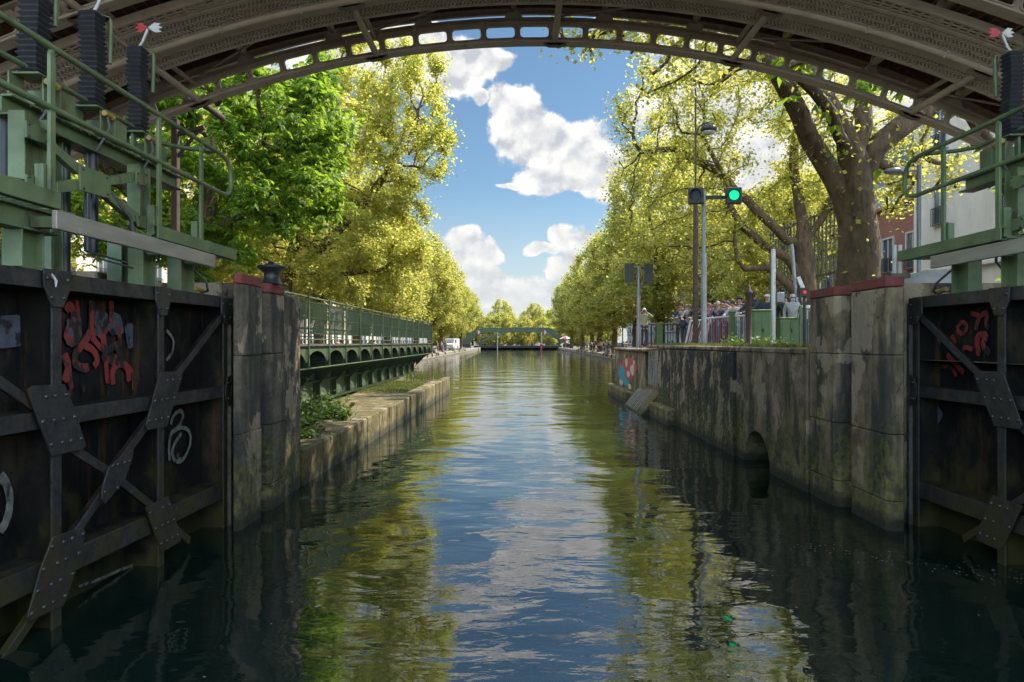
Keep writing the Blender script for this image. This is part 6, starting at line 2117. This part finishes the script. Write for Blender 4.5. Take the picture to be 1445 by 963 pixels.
# ------------------------------------------------------------------ buildings
def facade_building(name, label, x, y0, y1, h, depth, wallm, roofm, z0, cols, rows, face, first=1.2, storey=3.0, ww=1.1, wh=1.9, balcony=False):
    """street front runs along the canal at x; face = +1 looks to +x, -1 looks to -x"""
    t = thing(name, label, 'building', (x, (y0 + y1) / 2, z0))
    xb = x - face * depth
    b = MB(); b.b2(x, xb, y0, y1, z0 - .5, z0 + h); b.build('wall', M[wallm], t)
    for z in [z0 + 3.6] + [z0 + h - .25]:
        b = MB(); b.b2(x + face * .002, x + face * .22, y0 - .05, y1 + .05, z, z + .2); b.build('cornice', M[wallm], t, bevel=.03)
    b = MB()
    b.plate([(x, y0, z0 + h), (x - face * 1.1, y0, z0 + h + 2.3), (xb + face * 1.1, y0, z0 + h + 2.3), (xb, y0, z0 + h)], (0, y1 - y0, 0))
    rf = b.build('roof', M[roofm], t)
    for f in (.2, .7):
        b = MB(); b.b2(x - face * 2.2, x - face * 3.4, y0 + (y1 - y0) * f, y0 + (y1 - y0) * f + .7, z0 + h + 2.302, z0 + h + 3.6); b.build('chimney', M['brick'], rf)
    first_w = None
    for r in range(rows):
        for c in range(cols):
            yy = y0 + (y1 - y0) * (c + .5) / cols; zz = z0 + first + r * storey
            if zz + wh > z0 + h - .3: continue
            if first_w is None:
                w = MB(); X = x + face * .003
                w.b2(X, X + face * .09, yy - ww / 2 - .1, yy - ww / 2, zz - .05, zz + wh + .1); w.b2(X, X + face * .09, yy + ww / 2, yy + ww / 2 + .1, zz - .05, zz + wh + .1)
                w.b2(X, X + face * .09, yy - ww / 2, yy + ww / 2, zz + wh, zz + wh + .1); w.b2(X, X + face * .13, yy - ww / 2, yy + ww / 2, zz - .1, zz)
                w.b2(X, X + face * .06, yy - .03, yy + .03, zz, zz + wh)
                wo = w.build('window', M['frame'], t)
                g = MB(); g.b2(X, X + face * .02, yy - ww / 2, yy - .03, zz, zz + wh); g.b2(X, X + face * .02, yy + .03, yy + ww / 2, zz, zz + wh)
                g.build('pane', M['glass'], wo)
                g = MB()
                for k in range(9): g.bar((X + face * .2, yy - ww / 2 + k * ww / 8, zz - .08), (X + face * .2, yy - ww / 2 + k * ww / 8, zz + .75), .025, .025, up=(0, 1, 0))
                g.bar((X + face * .2, yy - ww / 2, zz + .76), (X + face * .2, yy + ww / 2, zz + .76), .04, .04); g.bar((X + face * .2, yy - ww / 2, zz - .08), (X + face * .2, yy + ww / 2, zz - .08), .04, .04)
                g.build('window_rail', M['dframe'], wo)
                first_w = (wo, yy, zz)
            else:
                c2 = copy_tree(first_w[0], None, parent=t)
                c2.location = (0, yy - first_w[1], zz - first_w[2])
    return t
facade_building('apartment_building', 'pale cream corner building with tall windows beyond the right gate machine', 20.5, 17, 35.5, 11.8, 10, 'plaster', 'slate', 2.04, 4, 2, -1, first=6.0, storey=3.6, ww=1.0, wh=1.8)
bt = facade_building('brick_building', 'red brick building with grey glazed top storey behind the right street lamp', 21.5, 36, 46, 8.2, 10, 'brick', 'slate', 2.04, 4, 2, -1, first=1.0, storey=3.3)
b = MB(); b.b2(22.2, 30, 36.6, 45.6, 12.5, 14.2)
gt = b.build('glazed_storey', M['slate'], bt)
b = MB()
for k in range(9):
    b.b2(22.16, 22.19, 36.9 + k * .98, 37.7 + k * .98, 12.7, 14.0)
b.build('glazing', M['glass'], gt)
facade_building('brick_building', 'narrow orange brick building between the trees behind the crowd', 21.0, 55, 64, 11.5, 9, 'brick', 'slate', 1.4, 4, 4, -1)
facade_building('apartment_building', 'grey facade building behind the barred fence', 22.5, 46.5, 54.5, 10.5, 9, 'greyfac', 'slate', 1.8, 4, 4, -1)
facade_building('apartment_building', 'pinkish house front glimpsed low behind the leaning crowd', 21.5, 65, 82, 12, 9, 'plaster2', 'slate', .62, 7, 4, -1)
facade_building('apartment_building', 'long pale facade behind the right avenue of planes', 30, 83, 130, 17, 10, 'plaster', 'slate', .62, 14, 5, -1)
facade_building('apartment_building', 'grey facade far down the right side behind the planes', 30, 131, 190, 17, 10, 'greyfac', 'slate', .62, 14, 5, -1)
for (y0, y1, h, wm, lab) in ((4, 20, 18, 'plaster2', 'pinkish facade behind the left gate machine and the chestnut tree'), (20.5, 38, 20, 'plaster', 'cream facade behind the bright chestnut tree'),
                             (38.5, 60, 18, 'plaster', 'pale facade behind the leaning yellow green plane'), (60.5, 92, 19, 'plaster2', 'rose coloured facade behind the left avenue'),
                             (93, 140, 18, 'plaster', 'long cream facade far down the left avenue'), (141, 195, 18, 'greyfac', 'grey facade far down the left side by the white van')):
    facade_building('apartment_building', lab, -29, y0, y1, h, 10, wm, 'slate', 2.1 if y0 < 40 else .62, max(5, int((y1 - y0) / 3.2)), 5, 1, first=1.2, storey=3.3)
# tower block over the trees, far left
t = thing('tower_block', 'brown tower block rising above the far trees on the left', 'tower block', (-41, 380, .9))
b = MB(); b.b2(-50, -38.5, 372, 390, 0, 52); b.build('wall', M['plaster2'], t)
b = MB(); b.b2(-49, -40, 375, 387, 52, 54.5); b.build('roof_box', M['greyfac'], t)
for r in range(15):
    b = MB()
    for k in range(5): b.b2(-49.4 + k * 2.2, -48.0 + k * 2.2, 371.9, 372.02, 3 + r * 3.2, 4.7 + r * 3.2)
    b.b2(-38.52, -38.4, 374, 388, 3 + r * 3.2, 4.7 + r * 3.2)
    b.build('window_band', M['glass'], t)

# small lamps and signal on the right quay, bicycles leaning by the trees
Y = 75
x = at(1028 - 152, Y)
t = thing('signal_mast', 'small distant mast with a green light on the right quay', 'signal', (13.0, 86, .63))
b = MB(); b.tube([(13.0, 86, .6), (13.0, 86, 4.6)], .07, 8); b.build('mast', M['black'], t)
b = MB(); b.box((13.0, 85.9, 4.4), (.4, .25, .7)); h = b.build('signal_head', M['black'], t)
b = MB(); b.lathe((13.0, 85.77, 4.45), [(.14, 0), (.12, .03)], 12, axis=(0, -1, 0)); b.build('lens', M['lampgreen'], h)
def bicycle(loc, rz, label, group, col):
    t = thing('bicycle', label, 'bicycle', loc, group)
    ORG[t.name] = Vector((0, 0, 0))
    t.rotation_euler = (R(8), 0, rz)
    for x in (-.5, .52):
        b = MB(); b.tube([(x + .33 * math.cos(a), 0, .34 + .33 * math.sin(a)) for a in [2 * math.pi * k / 20 for k in range(21)]], .018, 6, cap=False)
        w = b.build('wheel', M['tyre'], t)
        b = MB()
        for k in range(8): b.bar((x, 0, .34), (x + .32 * math.cos(k * .785), 0, .34 + .32 * math.sin(k * .785)), .004, .004, up=(0, 1, 0))
        b.build('spokes', M['greypost'], w)
    b = MB()
    for a, c in (((-.5, .34), (-.05, .32)), ((-.5, .34), (-.18, .78)), ((-.05, .32), (-.22, .9)), ((-.05, .32), (.36, .78)), ((-.2, .8), (.36, .82)), ((.52, .34), (.34, .95))):
        b.tube([(a[0], 0, a[1]), (c[0], 0, c[1])], .016, 6)
    b.build('frame', col, t)
    b = MB(); b.box((-.24, 0, .93), (.24, .13, .05)); b.build('saddle', M['black'], t, bevel=.01)
    b = MB(); b.tube([(.36, -.27, 1.0), (.34, -.05, .98), (.34, .05, .98), (.36, .27, 1.0)], .013, 6); b.build('handlebar', M['black'], t)
    return t
b0 = bicycle((13.4, 62, .63), R(80), 'bicycle propped among the sitting people on the right quay', 'bicycles on the right quay', M['black'])
for k, (x, y, a) in enumerate(((13.7, 70, 60), (13.3, 78, 100), (13.9, 90, 75), (13.5, 104, 95))):
    c = copy_tree(b0, (x, y, .63), None, None)
    c.rotation_euler = (R(8), 0, R(a))
